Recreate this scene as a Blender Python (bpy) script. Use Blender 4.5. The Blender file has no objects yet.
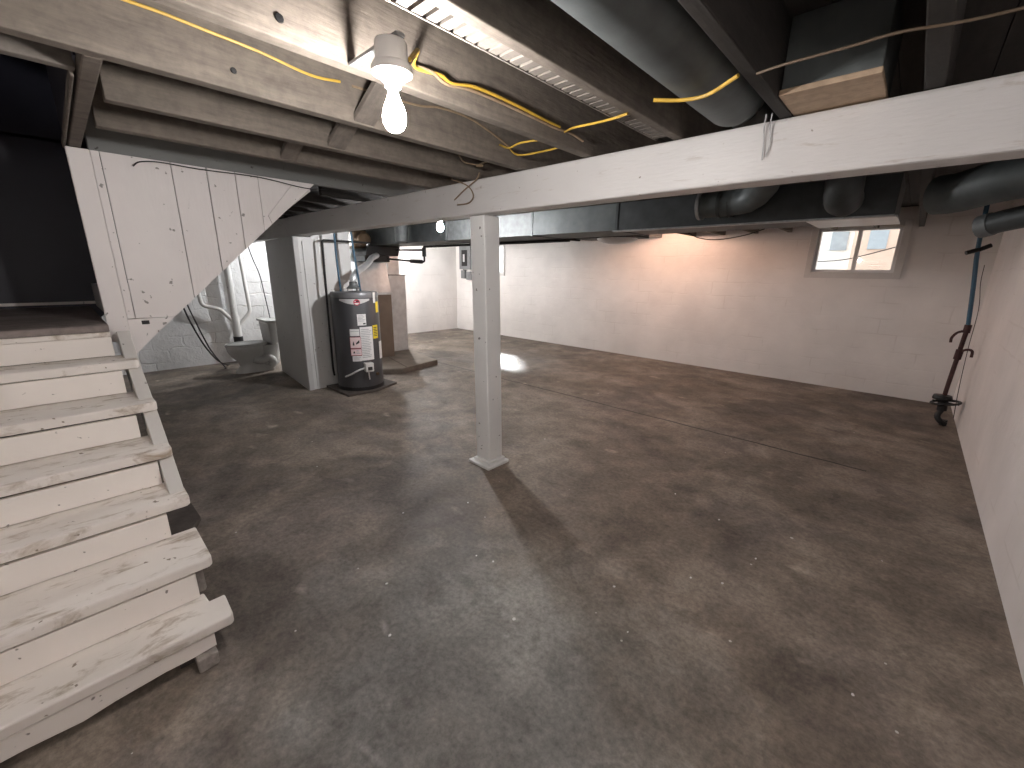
import bpy, bmesh, math, random
from mathutils import Vector, Matrix
random.seed(7)
S = bpy.context.scene
C = S.collection
PI = math.pi

# ------------------------------------------------------------------ materials
def new_mat(name):
    m = bpy.data.materials.new(name); m.use_nodes = True
    nt = m.node_tree; nt.nodes.clear()
    out = nt.nodes.new('ShaderNodeOutputMaterial')
    b = nt.nodes.new('ShaderNodeBsdfPrincipled')
    nt.links.new(b.outputs[0], out.inputs[0])
    return m, nt, b

def N(nt, t, **kw):
    n = nt.nodes.new(t)
    for k, v in kw.items():
        setattr(n, k, v)
    return n

def ramp(nt, src, stops):
    r = N(nt, 'ShaderNodeValToRGB'); e = r.color_ramp.elements
    while len(e) < len(stops): e.new(0.5)
    for i, (p, c) in enumerate(stops):
        e[i].position = p; e[i].color = (*c, 1) if len(c) == 3 else c
    nt.links.new(src, r.inputs[0]); return r

def coords(nt, scale=(1, 1, 1), obj=False):
    if obj:
        tc = N(nt, 'ShaderNodeTexCoord'); o = tc.outputs['Object']
    else:
        g = N(nt, 'ShaderNodeNewGeometry'); o = g.outputs['Position']
    mp = N(nt, 'ShaderNodeMapping'); mp.inputs['Scale'].default_value = scale
    nt.links.new(o, mp.inputs['Vector']); return mp.outputs[0]

def noise(nt, vec, scale, detail=4, rough=0.55, dist=0.0):
    n = N(nt, 'ShaderNodeTexNoise')
    n.inputs['Scale'].default_value = scale; n.inputs['Detail'].default_value = detail
    n.inputs['Roughness'].default_value = rough; n.inputs['Distortion'].default_value = dist
    nt.links.new(vec, n.inputs['Vector']); return n.outputs['Fac']

def mix(nt, fac, a, b, mode='MIX'):
    m = N(nt, 'ShaderNodeMix', data_type='RGBA', blend_type=mode)
    for sock, v in ((m.inputs[0], fac), (m.inputs[6], a), (m.inputs[7], b)):
        if isinstance(v, (int, float)): sock.default_value = v
        elif isinstance(v, tuple): sock.default_value = (*v, 1)
        else: nt.links.new(v, sock)
    return m.outputs[2]

def bump(nt, b, h, strength=0.3, dist=0.01, prev=None):
    bp = N(nt, 'ShaderNodeBump')
    bp.inputs['Strength'].default_value = strength; bp.inputs['Distance'].default_value = dist
    nt.links.new(h, bp.inputs['Height'])
    if prev: nt.links.new(prev, bp.inputs['Normal'])
    nt.links.new(bp.outputs[0], b.inputs['Normal']); return bp.outputs[0]

def simple(name, col, rough=0.5, metal=0.0, var=0.15, scale=8.0, bmp=0.0, bscale=40, stretch=(1, 1, 1), spec=0.5):
    m, nt, b = new_mat(name)
    v = coords(nt, stretch)
    f = noise(nt, v, scale)
    dark = tuple(c * (1 - var) for c in col); lite = tuple(min(1, c * (1 + var)) for c in col)
    r = ramp(nt, f, [(0.3, dark), (0.7, lite)])
    nt.links.new(r.outputs[0], b.inputs['Base Color'])
    b.inputs['Roughness'].default_value = rough; b.inputs['Metallic'].default_value = metal
    b.inputs['Specular IOR Level'].default_value = spec
    if bmp:
        bump(nt, b, noise(nt, v, bscale), bmp, 0.01)
    return m

def paint_wood(name, col, worn, amt=0.62, stretch=(1, 1, 1), rough=0.55, spots=True):
    """painted boards with scuffs where the paint has worn to grey-brown"""
    m, nt, b = new_mat(name)
    v = coords(nt, stretch)
    f = noise(nt, v, 5, 6, 0.65, 0.4)
    r = ramp(nt, f, [(amt, (0, 0, 0)), (amt + 0.16, (1, 1, 1))])
    v2 = coords(nt)
    f2 = noise(nt, v2, 3.0, 3)
    base = ramp(nt, f2, [(0.3, tuple(c * 0.93 for c in col)), (0.7, col)])
    c = mix(nt, r.outputs[0], base.outputs[0], worn)
    if spots:
        f3 = noise(nt, v2, 28, 2, 0.5)
        r3 = ramp(nt, f3, [(0.705, (0, 0, 0)), (0.74, (1, 1, 1))])
        c = mix(nt, r3.outputs[0], c, tuple(x * 0.6 for x in worn))
    nt.links.new(c, b.inputs['Base Color'])
    b.inputs['Roughness'].default_value = rough
    bump(nt, b, noise(nt, v, 18, 5), 0.25, 0.006)
    return m

def block_wall(name, col, rough=0.5, bw=0.42, bh=0.2, strength=0.5, dirt=0.85, lump=0.5, warp=0.05):
    m, nt, b = new_mat(name)
    g = N(nt, 'ShaderNodeNewGeometry')
    sx = N(nt, 'ShaderNodeSeparateXYZ'); nt.links.new(g.outputs['Position'], sx.inputs[0])
    ad = N(nt, 'ShaderNodeMath', operation='ADD')
    nt.links.new(sx.outputs[0], ad.inputs[0]); nt.links.new(sx.outputs[1], ad.inputs[1])
    cb = N(nt, 'ShaderNodeCombineXYZ')
    nt.links.new(ad.outputs[0], cb.inputs[0]); nt.links.new(sx.outputs[2], cb.inputs[1])
    nz = N(nt, 'ShaderNodeTexNoise'); nz.inputs['Scale'].default_value = 3.0
    nt.links.new(g.outputs['Position'], nz.inputs['Vector'])
    vm = N(nt, 'ShaderNodeVectorMath', operation='MULTIPLY_ADD')
    vm.inputs[1].default_value = (warp, warp, warp)
    nt.links.new(nz.outputs['Color'], vm.inputs[0]); nt.links.new(cb.outputs[0], vm.inputs[2])
    bt = N(nt, 'ShaderNodeTexBrick')
    bt.inputs['Scale'].default_value = 1.0
    bt.inputs['Brick Width'].default_value = bw; bt.inputs['Row Height'].default_value = bh
    bt.inputs['Mortar Size'].default_value = 0.012; bt.inputs['Mortar Smooth'].default_value = 0.6
    bt.inputs['Color1'].default_value = (1, 1, 1, 1); bt.inputs['Color2'].default_value = (0.9, 0.9, 0.9, 1)
    bt.inputs['Mortar'].default_value = (0, 0, 0, 1)
    nt.links.new(vm.outputs[0], bt.inputs['Vector'])
    v = coords(nt)
    # patchy coat of parging hides many joints
    patch = ramp(nt, noise(nt, v, 2.1, 4), [(0.40, (0, 0, 0)), (0.56, (1, 1, 1))])
    h = mix(nt, patch.outputs[0], bt.outputs['Color'], (0.95, 0.95, 0.95))
    f = noise(nt, v, 1.6, 4)
    r = ramp(nt, f, [(0.3, tuple(c * dirt for c in col)), (0.7, col)])
    jn = ramp(nt, h, [(0.0, (0.92, 0.91, 0.90)), (0.5, (1, 1, 1))])
    c = mix(nt, 1.0, r.outputs[0], jn.outputs[0], 'MULTIPLY')
    nt.links.new(c, b.inputs['Base Color'])
    b.inputs['Roughness'].default_value = rough
    n1 = bump(nt, b, h, strength, 0.012)
    n2 = bump(nt, b, noise(nt, v, 7, 6, 0.6), lump, 0.02, n1)
    return m

def concrete():
    m, nt, b = new_mat('floor_concrete')
    v = coords(nt)
    big = noise(nt, v, 0.75, 5, 0.6, 0.6)
    base = ramp(nt, big, [(0.28, (0.125, 0.106, 0.102)), (0.40, (0.195, 0.164, 0.138)), (0.50, (0.265, 0.222, 0.184)), (0.60, (0.168, 0.142, 0.126)), (0.70, (0.224, 0.194, 0.168)), (0.80, (0.150, 0.131, 0.123))])
    # grey-blue patch of concrete in the middle of the near floor
    vm = N(nt, 'ShaderNodeVectorMath', operation='DISTANCE'); vm.inputs[1].default_value = (-0.95, 0.85, 0)
    nt.links.new(v, vm.inputs[0])
    nz = noise(nt, v, 2.2, 5, 0.6)
    sub = N(nt, 'ShaderNodeMath', operation='MULTIPLY_ADD'); sub.inputs[1].default_value = 1.1
    nt.links.new(nz, sub.inputs[0]); nt.links.new(vm.outputs['Value'], sub.inputs[2])
    gp = ramp(nt, sub.outputs[0], [(0.0, (0.9, 0.9, 0.9)), (0.72, (0.85, 0.85, 0.85)), (1.0, (0, 0, 0))])
    mr = N(nt, 'ShaderNodeMapRange'); mr.inputs['From Min'].default_value = 0.95; mr.inputs['From Max'].default_value = 1.6
    mr.inputs['To Min'].default_value = 0.85; mr.inputs['To Max'].default_value = 0.0
    nt.links.new(sub.outputs[0], mr.inputs['Value'])
    c = mix(nt, mr.outputs[0], base.outputs[0], (0.245, 0.245, 0.236))
    # mid blotches and scraped streaks
    mid = ramp(nt, noise(nt, v, 5.0, 9, 0.74, 0.5), [(0.34, (0.62, 0.61, 0.60)), (0.5, (1, 1, 1)), (0.68, (1.32, 1.3, 1.27))])
    c = mix(nt, 0.85, c, mid.outputs[0], 'MULTIPLY')
    vs = coords(nt, (5.0, 2.4, 1))
    st = ramp(nt, noise(nt, vs, 2.6, 9, 0.75, 1.6), [(0.585, (0, 0, 0)), (0.66, (1, 1, 1))])
    stm = N(nt, 'ShaderNodeMath', operation='MULTIPLY'); stm.inputs[1].default_value = 0.45
    nt.links.new(st.outputs[0], stm.inputs[0])
    c = mix(nt, stm.outputs[0], c, (0.27, 0.245, 0.22))
    ob = ramp(nt, noise(nt, v, 1.7, 8, 0.7, 0.7), [(0.56, (0, 0, 0)), (0.66, (1, 1, 1))])
    obm = N(nt, 'ShaderNodeMath', operation='MULTIPLY'); obm.inputs[1].default_value = 0.45
    nt.links.new(ob.outputs[0], obm.inputs[0])
    c = mix(nt, obm.outputs[0], c, (0.11, 0.092, 0.082))
    fine = ramp(nt, noise(nt, v, 38, 6, 0.75), [(0.32, (0.6, 0.6, 0.6)), (0.68, (1.35, 1.35, 1.35))])
    c = mix(nt, 0.9, c, fine.outputs[0], 'MULTIPLY')
    # crusty scraped ridges in patches
    rn = N(nt, 'ShaderNodeTexNoise', noise_type='RIDGED_MULTIFRACTAL')
    rn.inputs['Scale'].default_value = 4.5; rn.inputs['Detail'].default_value = 7; rn.inputs['Roughness'].default_value = 0.62; rn.inputs['Distortion'].default_value = 0.5
    vr = coords(nt, (1.0, 1.8, 1.0)); nt.links.new(vr, rn.inputs['Vector'])
    rr2 = ramp(nt, rn.outputs['Fac'], [(0.30, (0.55, 0.54, 0.53)), (0.55, (1, 1, 1)), (0.85, (1.75, 1.7, 1.62))])
    pz = ramp(nt, noise(nt, v, 1.1, 3), [(0.40, (0.25, 0.25, 0.25)), (0.56, (1, 1, 1))])
    c = mix(nt, pz.outputs[0], c, rr2.outputs[0], 'MULTIPLY')
    c = mix(nt, 1.0, c, (1.28, 1.28, 1.27), 'MULTIPLY')
    # little white paint flecks
    vo = N(nt, 'ShaderNodeTexVoronoi'); vo.inputs['Scale'].default_value = 5.5
    nt.links.new(v, vo.inputs['Vector'])
    sz = noise(nt, v, 9, 2)
    th = N(nt, 'ShaderNodeMath', operation='MULTIPLY'); th.inputs[1].default_value = 0.10
    pw = N(nt, 'ShaderNodeMath', operation='POWER'); pw.inputs[1].default_value = 2.0
    nt.links.new(sz, pw.inputs[0]); nt.links.new(pw.outputs[0], th.inputs[0])
    lt = N(nt, 'ShaderNodeMath', operation='LESS_THAN')
    nt.links.new(vo.outputs['Distance'], lt.inputs[0]); nt.links.new(th.outputs[0], lt.inputs[1])
    c = mix(nt, lt.outputs[0], c, (0.6, 0.58, 0.55))
    # saw-cut / cold joint running along the room
    sx = N(nt, 'ShaderNodeSeparateXYZ'); nt.links.new(v, sx.inputs[0])
    w = noise(nt, v, 3, 4)
    ma = N(nt, 'ShaderNodeMath', operation='MULTIPLY_ADD'); ma.inputs[1].default_value = 0.05
    nt.links.new(w, ma.inputs[0]); nt.links.new(sx.outputs[1], ma.inputs[2])
    sb = N(nt, 'ShaderNodeMath', operation='SUBTRACT'); sb.inputs[1].default_value = 4.185
    nt.links.new(ma.outputs[0], sb.inputs[0])
    ab = N(nt, 'ShaderNodeMath', operation='ABSOLUTE'); nt.links.new(sb.outputs[0], ab.inputs[0])
    l2 = N(nt, 'ShaderNodeMath', operation='LESS_THAN'); l2.inputs[1].default_value = 0.012
    nt.links.new(ab.outputs[0], l2.inputs[0])
    le = N(nt, 'ShaderNodeMath', operation='LESS_THAN'); le.inputs[1].default_value = 0.0
    nt.links.new(sx.outputs[0], le.inputs[0])
    l3 = N(nt, 'ShaderNodeMath', operation='MULTIPLY'); nt.links.new(l2.outputs[0], l3.inputs[0]); nt.links.new(le.outputs[0], l3.inputs[1])
    c = mix(nt, l3.outputs[0], c, (0.04, 0.033, 0.028))
    nt.links.new(c, b.inputs['Base Color'])
    rr = ramp(nt, noise(nt, v, 4, 6, 0.65), [(0.3, (0.52, 0.52, 0.52)), (0.7, (0.74, 0.74, 0.74))])
    gv = N(nt, 'ShaderNodeVectorMath', operation='DISTANCE'); gv.inputs[1].default_value = (-4.85, 5.05, 0)
    nt.links.new(v, gv.inputs[0])
    gm = N(nt, 'ShaderNodeMapRange'); gm.inputs['From Min'].default_value = 0.2; gm.inputs['From Max'].default_value = 1.3
    gm.inputs['To Min'].default_value = 0.42; gm.inputs['To Max'].default_value = 1.0
    nt.links.new(gv.outputs['Value'], gm.inputs['Value'])
    rm = N(nt, 'ShaderNodeMath', operation='MULTIPLY'); nt.links.new(rr.outputs[0], rm.inputs[0]); nt.links.new(gm.outputs['Result'], rm.inputs[1])
    nt.links.new(rm.outputs[0], b.inputs['Roughness'])
    b.inputs['Specular IOR Level'].default_value = 0.45
    n1 = bump(nt, b, noise(nt, v, 6, 9, 0.7), 0.4, 0.02)
    bump(nt, b, noise(nt, v, 55, 5), 0.25, 0.005, n1)
    return m

def old_wood(name, a, d, stretch, rough=0.8):
    m, nt, b = new_mat(name)
    v = coords(nt, stretch)
    f = noise(nt, v, 3.5, 7, 0.65, 0.5)
    r = ramp(nt, f, [(0.25, d), (0.75, a)])
    v2 = coords(nt)
    sp = ramp(nt, noise(nt, v2, 26, 4, 0.6), [(0.35, (0.7, 0.7, 0.7)), (0.6, (1, 1, 1))])
    c = mix(nt, 0.7, r.outputs[0], sp.outputs[0], 'MULTIPLY')
    nt.links.new(c, b.inputs['Base Color']); b.inputs['Roughness'].default_value = rough
    bump(nt, b, noise(nt, v, 12, 5), 0.4, 0.006)
    return m

def emit(name, col, s):
    m = bpy.data.materials.new(name); m.use_nodes = True
    nt = m.node_tree; nt.nodes.clear()
    o = nt.nodes.new('ShaderNodeOutputMaterial'); e = nt.nodes.new('ShaderNodeEmission')
    e.inputs[0].default_value = (*col, 1); e.inputs[1].default_value = s
    nt.links.new(e.outputs[0], o.inputs[0]); return m

def glass_mat():
    m = bpy.data.materials.new('window_glass'); m.use_nodes = True
    nt = m.node_tree; nt.nodes.clear()
    o = nt.nodes.new('ShaderNodeOutputMaterial')
    t = nt.nodes.new('ShaderNodeBsdfTransparent'); t.inputs[0].default_value = (0.93, 0.95, 0.95, 1)
    g = nt.nodes.new('ShaderNodeBsdfGlossy'); g.inputs['Roughness'].default_value = 0.03
    mx = nt.nodes.new('ShaderNodeMixShader'); mx.inputs[0].default_value = 0.06
    nt.links.new(t.outputs[0], mx.inputs[1]); nt.links.new(g.outputs[0], mx.inputs[2]); nt.links.new(mx.outputs[0], o.inputs[0])
    return m

M = {}
M['floor'] = concrete()
M['wall'] = block_wall('painted_block_wall', (0.80, 0.765, 0.74), 0.45, strength=0.22, lump=0.42)
M['wallside'] = block_wall('painted_parged_wall', (0.76, 0.72, 0.705), 0.6, strength=0.04, lump=0.35)
M['wallbath'] = block_wall('rough_painted_stone', (0.74, 0.74, 0.74), 0.45, bw=0.38, bh=0.19, strength=0.8, lump=0.9, warp=0.16)
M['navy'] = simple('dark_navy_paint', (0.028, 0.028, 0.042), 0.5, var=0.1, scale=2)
M['ceil'] = old_wood('dark_subfloor_boards', (0.045, 0.038, 0.033), (0.018, 0.016, 0.014), (6, 0.8, 6))
M['joist'] = old_wood('weathered_joist_wood', (0.205, 0.172, 0.142), (0.105, 0.088, 0.073), (7, 0.9, 7))
M['joistshade'] = old_wood('shaded_joist_wood', (0.036, 0.030, 0.026), (0.016, 0.014, 0.012), (7, 0.9, 7))  # joist wood with the shade of the unlit bays put into its colour
M['block'] = old_wood('blocking_wood', (0.20, 0.17, 0.145), (0.11, 0.095, 0.082), (1.2, 7, 7))
M['lath'] = old_wood('pale_lath_wood', (0.22, 0.195, 0.17), (0.13, 0.115, 0.10), (5, 1, 5))
M['tan'] = old_wood('tan_pine_board', (0.50, 0.37, 0.255), (0.38, 0.27, 0.18), (1.5, 7, 7), 0.65)
M['greytrim'] = paint_wood('grey_green_painted_joist', (0.20, 0.205, 0.20), (0.12, 0.115, 0.105), stretch=(4, 0.6, 4))
M['beam'] = paint_wood('white_painted_beam', (0.61, 0.595, 0.585), (0.40, 0.35, 0.31), 0.60, (0.9, 6, 6), 0.45)
M['post'] = paint_wood('white_painted_post', (0.82, 0.82, 0.81), (0.22, 0.20, 0.18), 0.70, (3, 3, 1), 0.4)
M['tread'] = paint_wood('worn_white_tread', (0.84, 0.79, 0.74), (0.42, 0.345, 0.27), 0.53, (3.4, 1.3, 2.0), 0.6)
M['riser'] = paint_wood('white_riser_board', (0.90, 0.85, 0.80), (0.46, 0.42, 0.38), 0.66, (3, 0.8, 2), 0.55)
M['panel'] = paint_wood('white_side_boarding', (0.84, 0.80, 0.785), (0.50, 0.47, 0.44), 0.68, (2, 2, 0.5), 0.5)
M['stringer'] = paint_wood('pale_grey_stringer_paint', (0.66, 0.64, 0.61), (0.40, 0.38, 0.35), 0.66, (2, 2, 0.7), 0.5)
M['landing'] = old_wood('bare_grey_landing_boards', (0.34, 0.29, 0.27), (0.13, 0.105, 0.10), (7, 0.6, 3))
M['darkwood'] = simple('dark_damp_wood', (0.075, 0.062, 0.055), 0.75, var=0.3, scale=12, bmp=0.3)
M['galv'] = simple('galvanised_sheet', (0.13, 0.137, 0.137), 0.62, 0.35, 0.2, 18, 0.05, 60)
M['galvbright'] = simple('bright_galvanised_sheet', (0.66, 0.68, 0.69), 0.3, 0.5, 0.12, 9, 0.08, 20)
M['ductgrey'] = simple('grey_painted_duct', (0.085, 0.095, 0.095), 0.55, 0.25, 0.22, 9, 0.1, 30)
M['ductdark'] = simple('dark_grey_duct', (0.05, 0.055, 0.056), 0.5, 0.35, 0.25, 10, 0.1, 30)
M['tape'] = simple('foil_tape', (0.30, 0.31, 0.31), 0.4, 0.6, 0.2, 30)
M['black'] = simple('black_enamel', (0.007, 0.007, 0.0075), 0.5, var=0.3, scale=12)
M['blackpipe'] = simple('black_iron_pipe', (0.014, 0.0135, 0.014), 0.5, 0.3, 0.3, 20)
M['blackrubber'] = simple('black_cable_rubber', (0.016, 0.016, 0.018), 0.6, var=0.2)
M['heater'] = simple('charcoal_heater_enamel', (0.062, 0.062, 0.067), 0.38, 0.15, 0.06, 6)
M['heatertop'] = simple('grey_heater_cap', (0.16, 0.16, 0.165), 0.42, 0.2, 0.06, 6)
M['silver'] = simple('silver_plastic', (0.58, 0.58, 0.58), 0.35, 0.3, 0.05)
M['white'] = simple('white_label', (0.74, 0.73, 0.72), 0.5, var=0.05, scale=30)
M['inkgrey'] = simple('grey_label_print', (0.42, 0.42, 0.43), 0.5, var=0.2, scale=60)
M['ink'] = simple('black_label_print', (0.03, 0.03, 0.03), 0.5)
M['redink'] = simple('dark_red_label_border', (0.30, 0.03, 0.05), 0.5)
M['pinkish'] = simple('pale_pink_label', (0.75, 0.60, 0.60), 0.5, var=0.05)
M['red'] = simple('red_emblem', (0.48, 0.02, 0.06), 0.35)
M['yellow'] = simple('yellow_label', (0.80, 0.60, 0.03), 0.5, var=0.05)
M['gold'] = simple('yellow_cable_jacket', (0.52, 0.33, 0.045), 0.45, var=0.12, scale=20)
M['oldcable'] = simple('tan_cable_jacket', (0.26, 0.185, 0.115), 0.6, var=0.2, scale=20)
M['browncable'] = simple('dull_brown_cable_jacket', (0.115, 0.080, 0.052), 0.6, var=0.2, scale=20)
M['blue'] = simple('blue_plastic_pipe', (0.022, 0.08, 0.135), 0.45, var=0.1)
M['rust'] = simple('rusty_red_pipe', (0.05, 0.018, 0.017), 0.7, 0.2, 0.4, 20, 0.3)
M['brass'] = simple('dull_brass', (0.13, 0.085, 0.05), 0.5, 0.5, 0.2, 20)
M['porcelain'] = simple('white_porcelain', (0.70, 0.69, 0.67), 0.18, var=0.03)
M['toilet'] = simple('dusty_toilet_china', (0.50, 0.50, 0.485), 0.22, var=0.08, scale=5)
M['pvc'] = paint_wood('white_painted_pipe', (0.70, 0.69, 0.67), (0.4, 0.37, 0.33), 0.66, (1, 1, 1), 0.45)
M['brown'] = simple('brown_furnace_panel', (0.175, 0.135, 0.105), 0.5, 0.2, 0.12, 5)
M['shadewall'] = paint_wood('shaded_enclosure_paint', (0.52, 0.515, 0.50), (0.30, 0.29, 0.27), 0.7, (1, 1, 1), 0.55)  # enclosure paint greyed to carry the shade on its near side
M['whitewall'] = paint_wood('white_painted_enclosure', (0.62, 0.615, 0.60), (0.52, 0.50, 0.47), 0.72, (1, 1, 1), 0.5)
M['pad'] = simple('furnace_pad_concrete', (0.25, 0.215, 0.18), 0.8, var=0.2, scale=5, bmp=0.3)
M['padside'] = simple('furnace_pad_edge', (0.13, 0.105, 0.085), 0.85, var=0.25, scale=9, bmp=0.3)
M['winframe'] = simple('grey_white_window_paint', (0.62, 0.60, 0.58), 0.5, var=0.06, scale=6, bmp=0.1)
M['vinyl'] = simple('white_vinyl_sash', (0.78, 0.77, 0.76), 0.35, var=0.03)
M['glass'] = glass_mat()
M['steelbox'] = simple('grey_electrical_box', (0.22, 0.225, 0.23), 0.45, 0.4, 0.1, 8)
M['bulb'] = emit('lit_bulb_glass', (1.0, 0.955, 0.925), 235)
M['bulbfar'] = emit('lit_bulb_glass_cool', (0.99, 0.985, 1.0), 360)
M['bulbwarm'] = emit('lit_bulb_glass_warm', (1.0, 0.61, 0.44), 280)
M['bulbbath'] = emit('lit_bulb_glass_alcove', (0.97, 0.985, 1.0), 420)
M['bulbback'] = emit('lit_bulb_glass_back', (1.0, 0.98, 0.965), 900)
M['bulbfill'] = emit('fill_bulb_glass', (1.0, 0.95, 0.92), 66)
M['brick'] = block_wall('neighbour_brick', (0.80, 0.62, 0.52), 0.8, bw=0.22, bh=0.075, strength=0.5, lump=0.2, dirt=0.8)
M['siding'] = simple('pale_house_siding', (0.86, 0.88, 0.88), 0.6, var=0.04)
M['curtainwin'] = simple('grey_blue_house_window', (0.40, 0.46, 0.52), 0.2, var=0.1)
M['ground'] = simple('winter_ground', (0.55, 0.48, 0.42), 0.9, var=0.4, scale=6)
M['cork'] = simple('grey_concrete_flaked', (0.30, 0.27, 0.25), 0.9, var=0.3, scale=25, bmp=0.5)

# ------------------------------------------------------------------ mesh helpers
class MB:
    def __init__(s): s.bm = bmesh.new()
    def box(s, x0, x1, y0, y1, z0, z1):
        vs = [s.bm.verts.new((x, y, z)) for x in (x0, x1) for y in (y0, y1) for z in (z0, z1)]
        for f in ((0, 1, 3, 2), (4, 6, 7, 5), (0, 4, 5, 1), (2, 3, 7, 6), (0, 2, 6, 4), (1, 5, 7, 3)):
            s.bm.faces.new([vs[i] for i in f])
        return s
    def hexa(s, bot, top):
        """bot/top: four points each, same winding"""
        a = [s.bm.verts.new(p) for p in bot]; b = [s.bm.verts.new(p) for p in top]
        s.bm.faces.new(a[::-1]); s.bm.faces.new(b)
        for i in range(4):
            j = (i + 1) % 4
            s.bm.faces.new((a[i], a[j], b[j], b[i]))
        return s
    def prism(s, poly, axis, a, b):
        """poly of 2D points extruded along axis between a and b. axis x: (y,z); y: (x,z); z: (x,y)"""
        def P(u, v, w):
            return {'x': (w, u, v), 'y': (u, w, v), 'z': (u, v, w)}[axis]
        A = [s.bm.verts.new(P(u, v, a)) for u, v in poly]; B = [s.bm.verts.new(P(u, v, b)) for u, v in poly]
        s.bm.faces.new(A[::-1]); s.bm.faces.new(B)
        n = len(poly)
        for i in range(n):
            j = (i + 1) % n
            s.bm.faces.new((A[i], A[j], B[j], B[i]))
        return s
    def tube(s, pts, r, seg=12, cap=True, radii=None):
        pts = [Vector(p) for p in pts]; n = len(pts)
        rs = radii or [r] * n
        t = (pts[1] - pts[0]).normalized()
        u = t.orthogonal().normalized()
        rings = []
        for i, p in enumerate(pts):
            if i == 0: d = pts[1] - pts[0]
            elif i == n - 1: d = pts[-1] - pts[-2]
            else: d = (pts[i + 1] - pts[i]).normalized() + (pts[i] - pts[i - 1]).normalized()
            d.normalize()
            u = (u - d * u.dot(d)).normalized(); w = d.cross(u)
            rings.append([s.bm.verts.new(p + (u * math.cos(2 * PI * k / seg) + w * math.sin(2 * PI * k / seg)) * rs[i]) for k in range(seg)])
        for a, b in zip(rings, rings[1:]):
            for k in range(seg):
                j = (k + 1) % seg
                s.bm.faces.new((a[k], a[j], b[j], b[k]))
        if cap:
            s.bm.faces.new(rings[0][::-1]); s.bm.faces.new(rings[-1])
        return s
    def lathe(s, prof, c=(0, 0, 0), seg=24, axis='z'):
        """prof: list of (radius, height)"""
        rings = []
        for r, h in prof:
            ring = []
            for k in range(seg):
                a = 2 * PI * k / seg
                p = {'z': (r * math.cos(a), r * math.sin(a), h), 'y': (r * math.cos(a), h, r * math.sin(a)), 'x': (h, r * math.cos(a), r * math.sin(a))}[axis]
                ring.append(s.bm.verts.new((c[0] + p[0], c[1] + p[1], c[2] + p[2])))
            rings.append(ring)
        for a, b in zip(rings, rings[1:]):
            for k in range(seg):
                j = (k + 1) % seg
                s.bm.faces.new((a[k], a[j], b[j], b[k]))
        s.bm.faces.new(rings[0][::-1]); s.bm.faces.new(rings[-1])
        return s
    def loft(s, rings):
        R = [[s.bm.verts.new(p) for p in ring] for ring in rings]
        n = len(R[0])
        for a, b in zip(R, R[1:]):
            for k in range(n):
                j = (k + 1) % n
                s.bm.faces.new((a[k], a[j], b[j], b[k]))
        s.bm.faces.new(R[0][::-1]); s.bm.faces.new(R[-1]); return s
    def build(s, name, mat, parent=None, bevel=0.0, smooth=False, label=None, rough=0.0):
        bm = s.bm
        bmesh.ops.recalc_face_normals(bm, faces=bm.faces)
        if rough:
            bmesh.ops.subdivide_edges(bm, edges=[e for e in bm.edges if e.calc_length() > 0.25], cuts=6, use_grid_fill=True)
            for v in bm.verts:
                v.co += Vector((random.uniform(-1, 1), random.uniform(-1, 1), random.uniform(-1, 1))) * rough
        if parent is not None:
            off = Vector(parent.location)
            pp = parent.parent
            while pp is not None:
                off += Vector(pp.location); pp = pp.parent
            bmesh.ops.translate(bm, verts=bm.verts, vec=-off)
        me = bpy.data.meshes.new(name); bm.to_mesh(me); bm.free()
        if smooth:
            for p in me.polygons: p.use_smooth = True
        o = bpy.data.objects.new(name, me); C.objects.link(o)
        me.materials.append(mat if not isinstance(mat, str) else M[mat])
        if parent is not None: o.parent = parent
        if bevel:
            md = o.modifiers.new('edge', 'BEVEL'); md.width = bevel; md.segments = 2; md.limit_method = 'ANGLE'; md.angle_limit = 0.7
        if smooth:
            md = o.modifiers.new('angle', 'EDGE_SPLIT'); md.split_angle = 0.7
        if label: o['label'] = label
        return o

def tag(o, label, cat, group=None):
    o['label'] = label; o['category'] = cat; o['kind'] = 'thing'
    if group: o['group'] = group
    return o

def thing(name, loc, label, cat, group=None):
    o = bpy.data.objects.new(name, None); C.objects.link(o); o.location = loc
    o.empty_display_size = 0.1
    return tag(o, label, cat, group)

def struct(o):
    o['kind'] = 'structure'; return o

def smooth_pts(pts, k=6):
    P = [Vector(p) for p in pts]
    if len(P) < 3: return P
    P = [P[0] * 2 - P[1]] + P + [P[-1] * 2 - P[-2]]
    out = []
    for i in range(1, len(P) - 2):
        p0, p1, p2, p3 = P[i - 1:i + 3]
        for j in range(k):
            t = j / k
            out.append(0.5 * ((2 * p1) + (p2 - p0) * t + (2 * p0 - 5 * p1 + 4 * p2 - p3) * t * t + (3 * p1 - p0 - 3 * p2 + p3) * t ** 3))
    out.append(P[-2]); return out

def fillet(pts, r, k=5):
    """round the corners of a polyline"""
    P = [Vector(p) for p in pts]; out = [P[0]]
    for a, b, c in zip(P, P[1:], P[2:]):
        u = (a - b).normalized(); w = (c - b).normalized()
        rr = min(r, (a - b).length * 0.49, (c - b).length * 0.49)
        s, e = b + u * rr, b + w * rr
        for j in range(k + 1):
            t = j / k
            out.append(s * (1 - t) ** 2 + b * 2 * t * (1 - t) + e * t * t)
    out.append(P[-1]); return out

# ------------------------------------------------------------------ dimensions
XR, YF, XL, XB = 0.593, 7.15, -8.70, -7.90      # right wall, far wall, left wall, alcove wall
YN = -0.80                                       # near wall
ZJ, ZC = 2.076, 2.31                             # joist underside, subfloor underside

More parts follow.
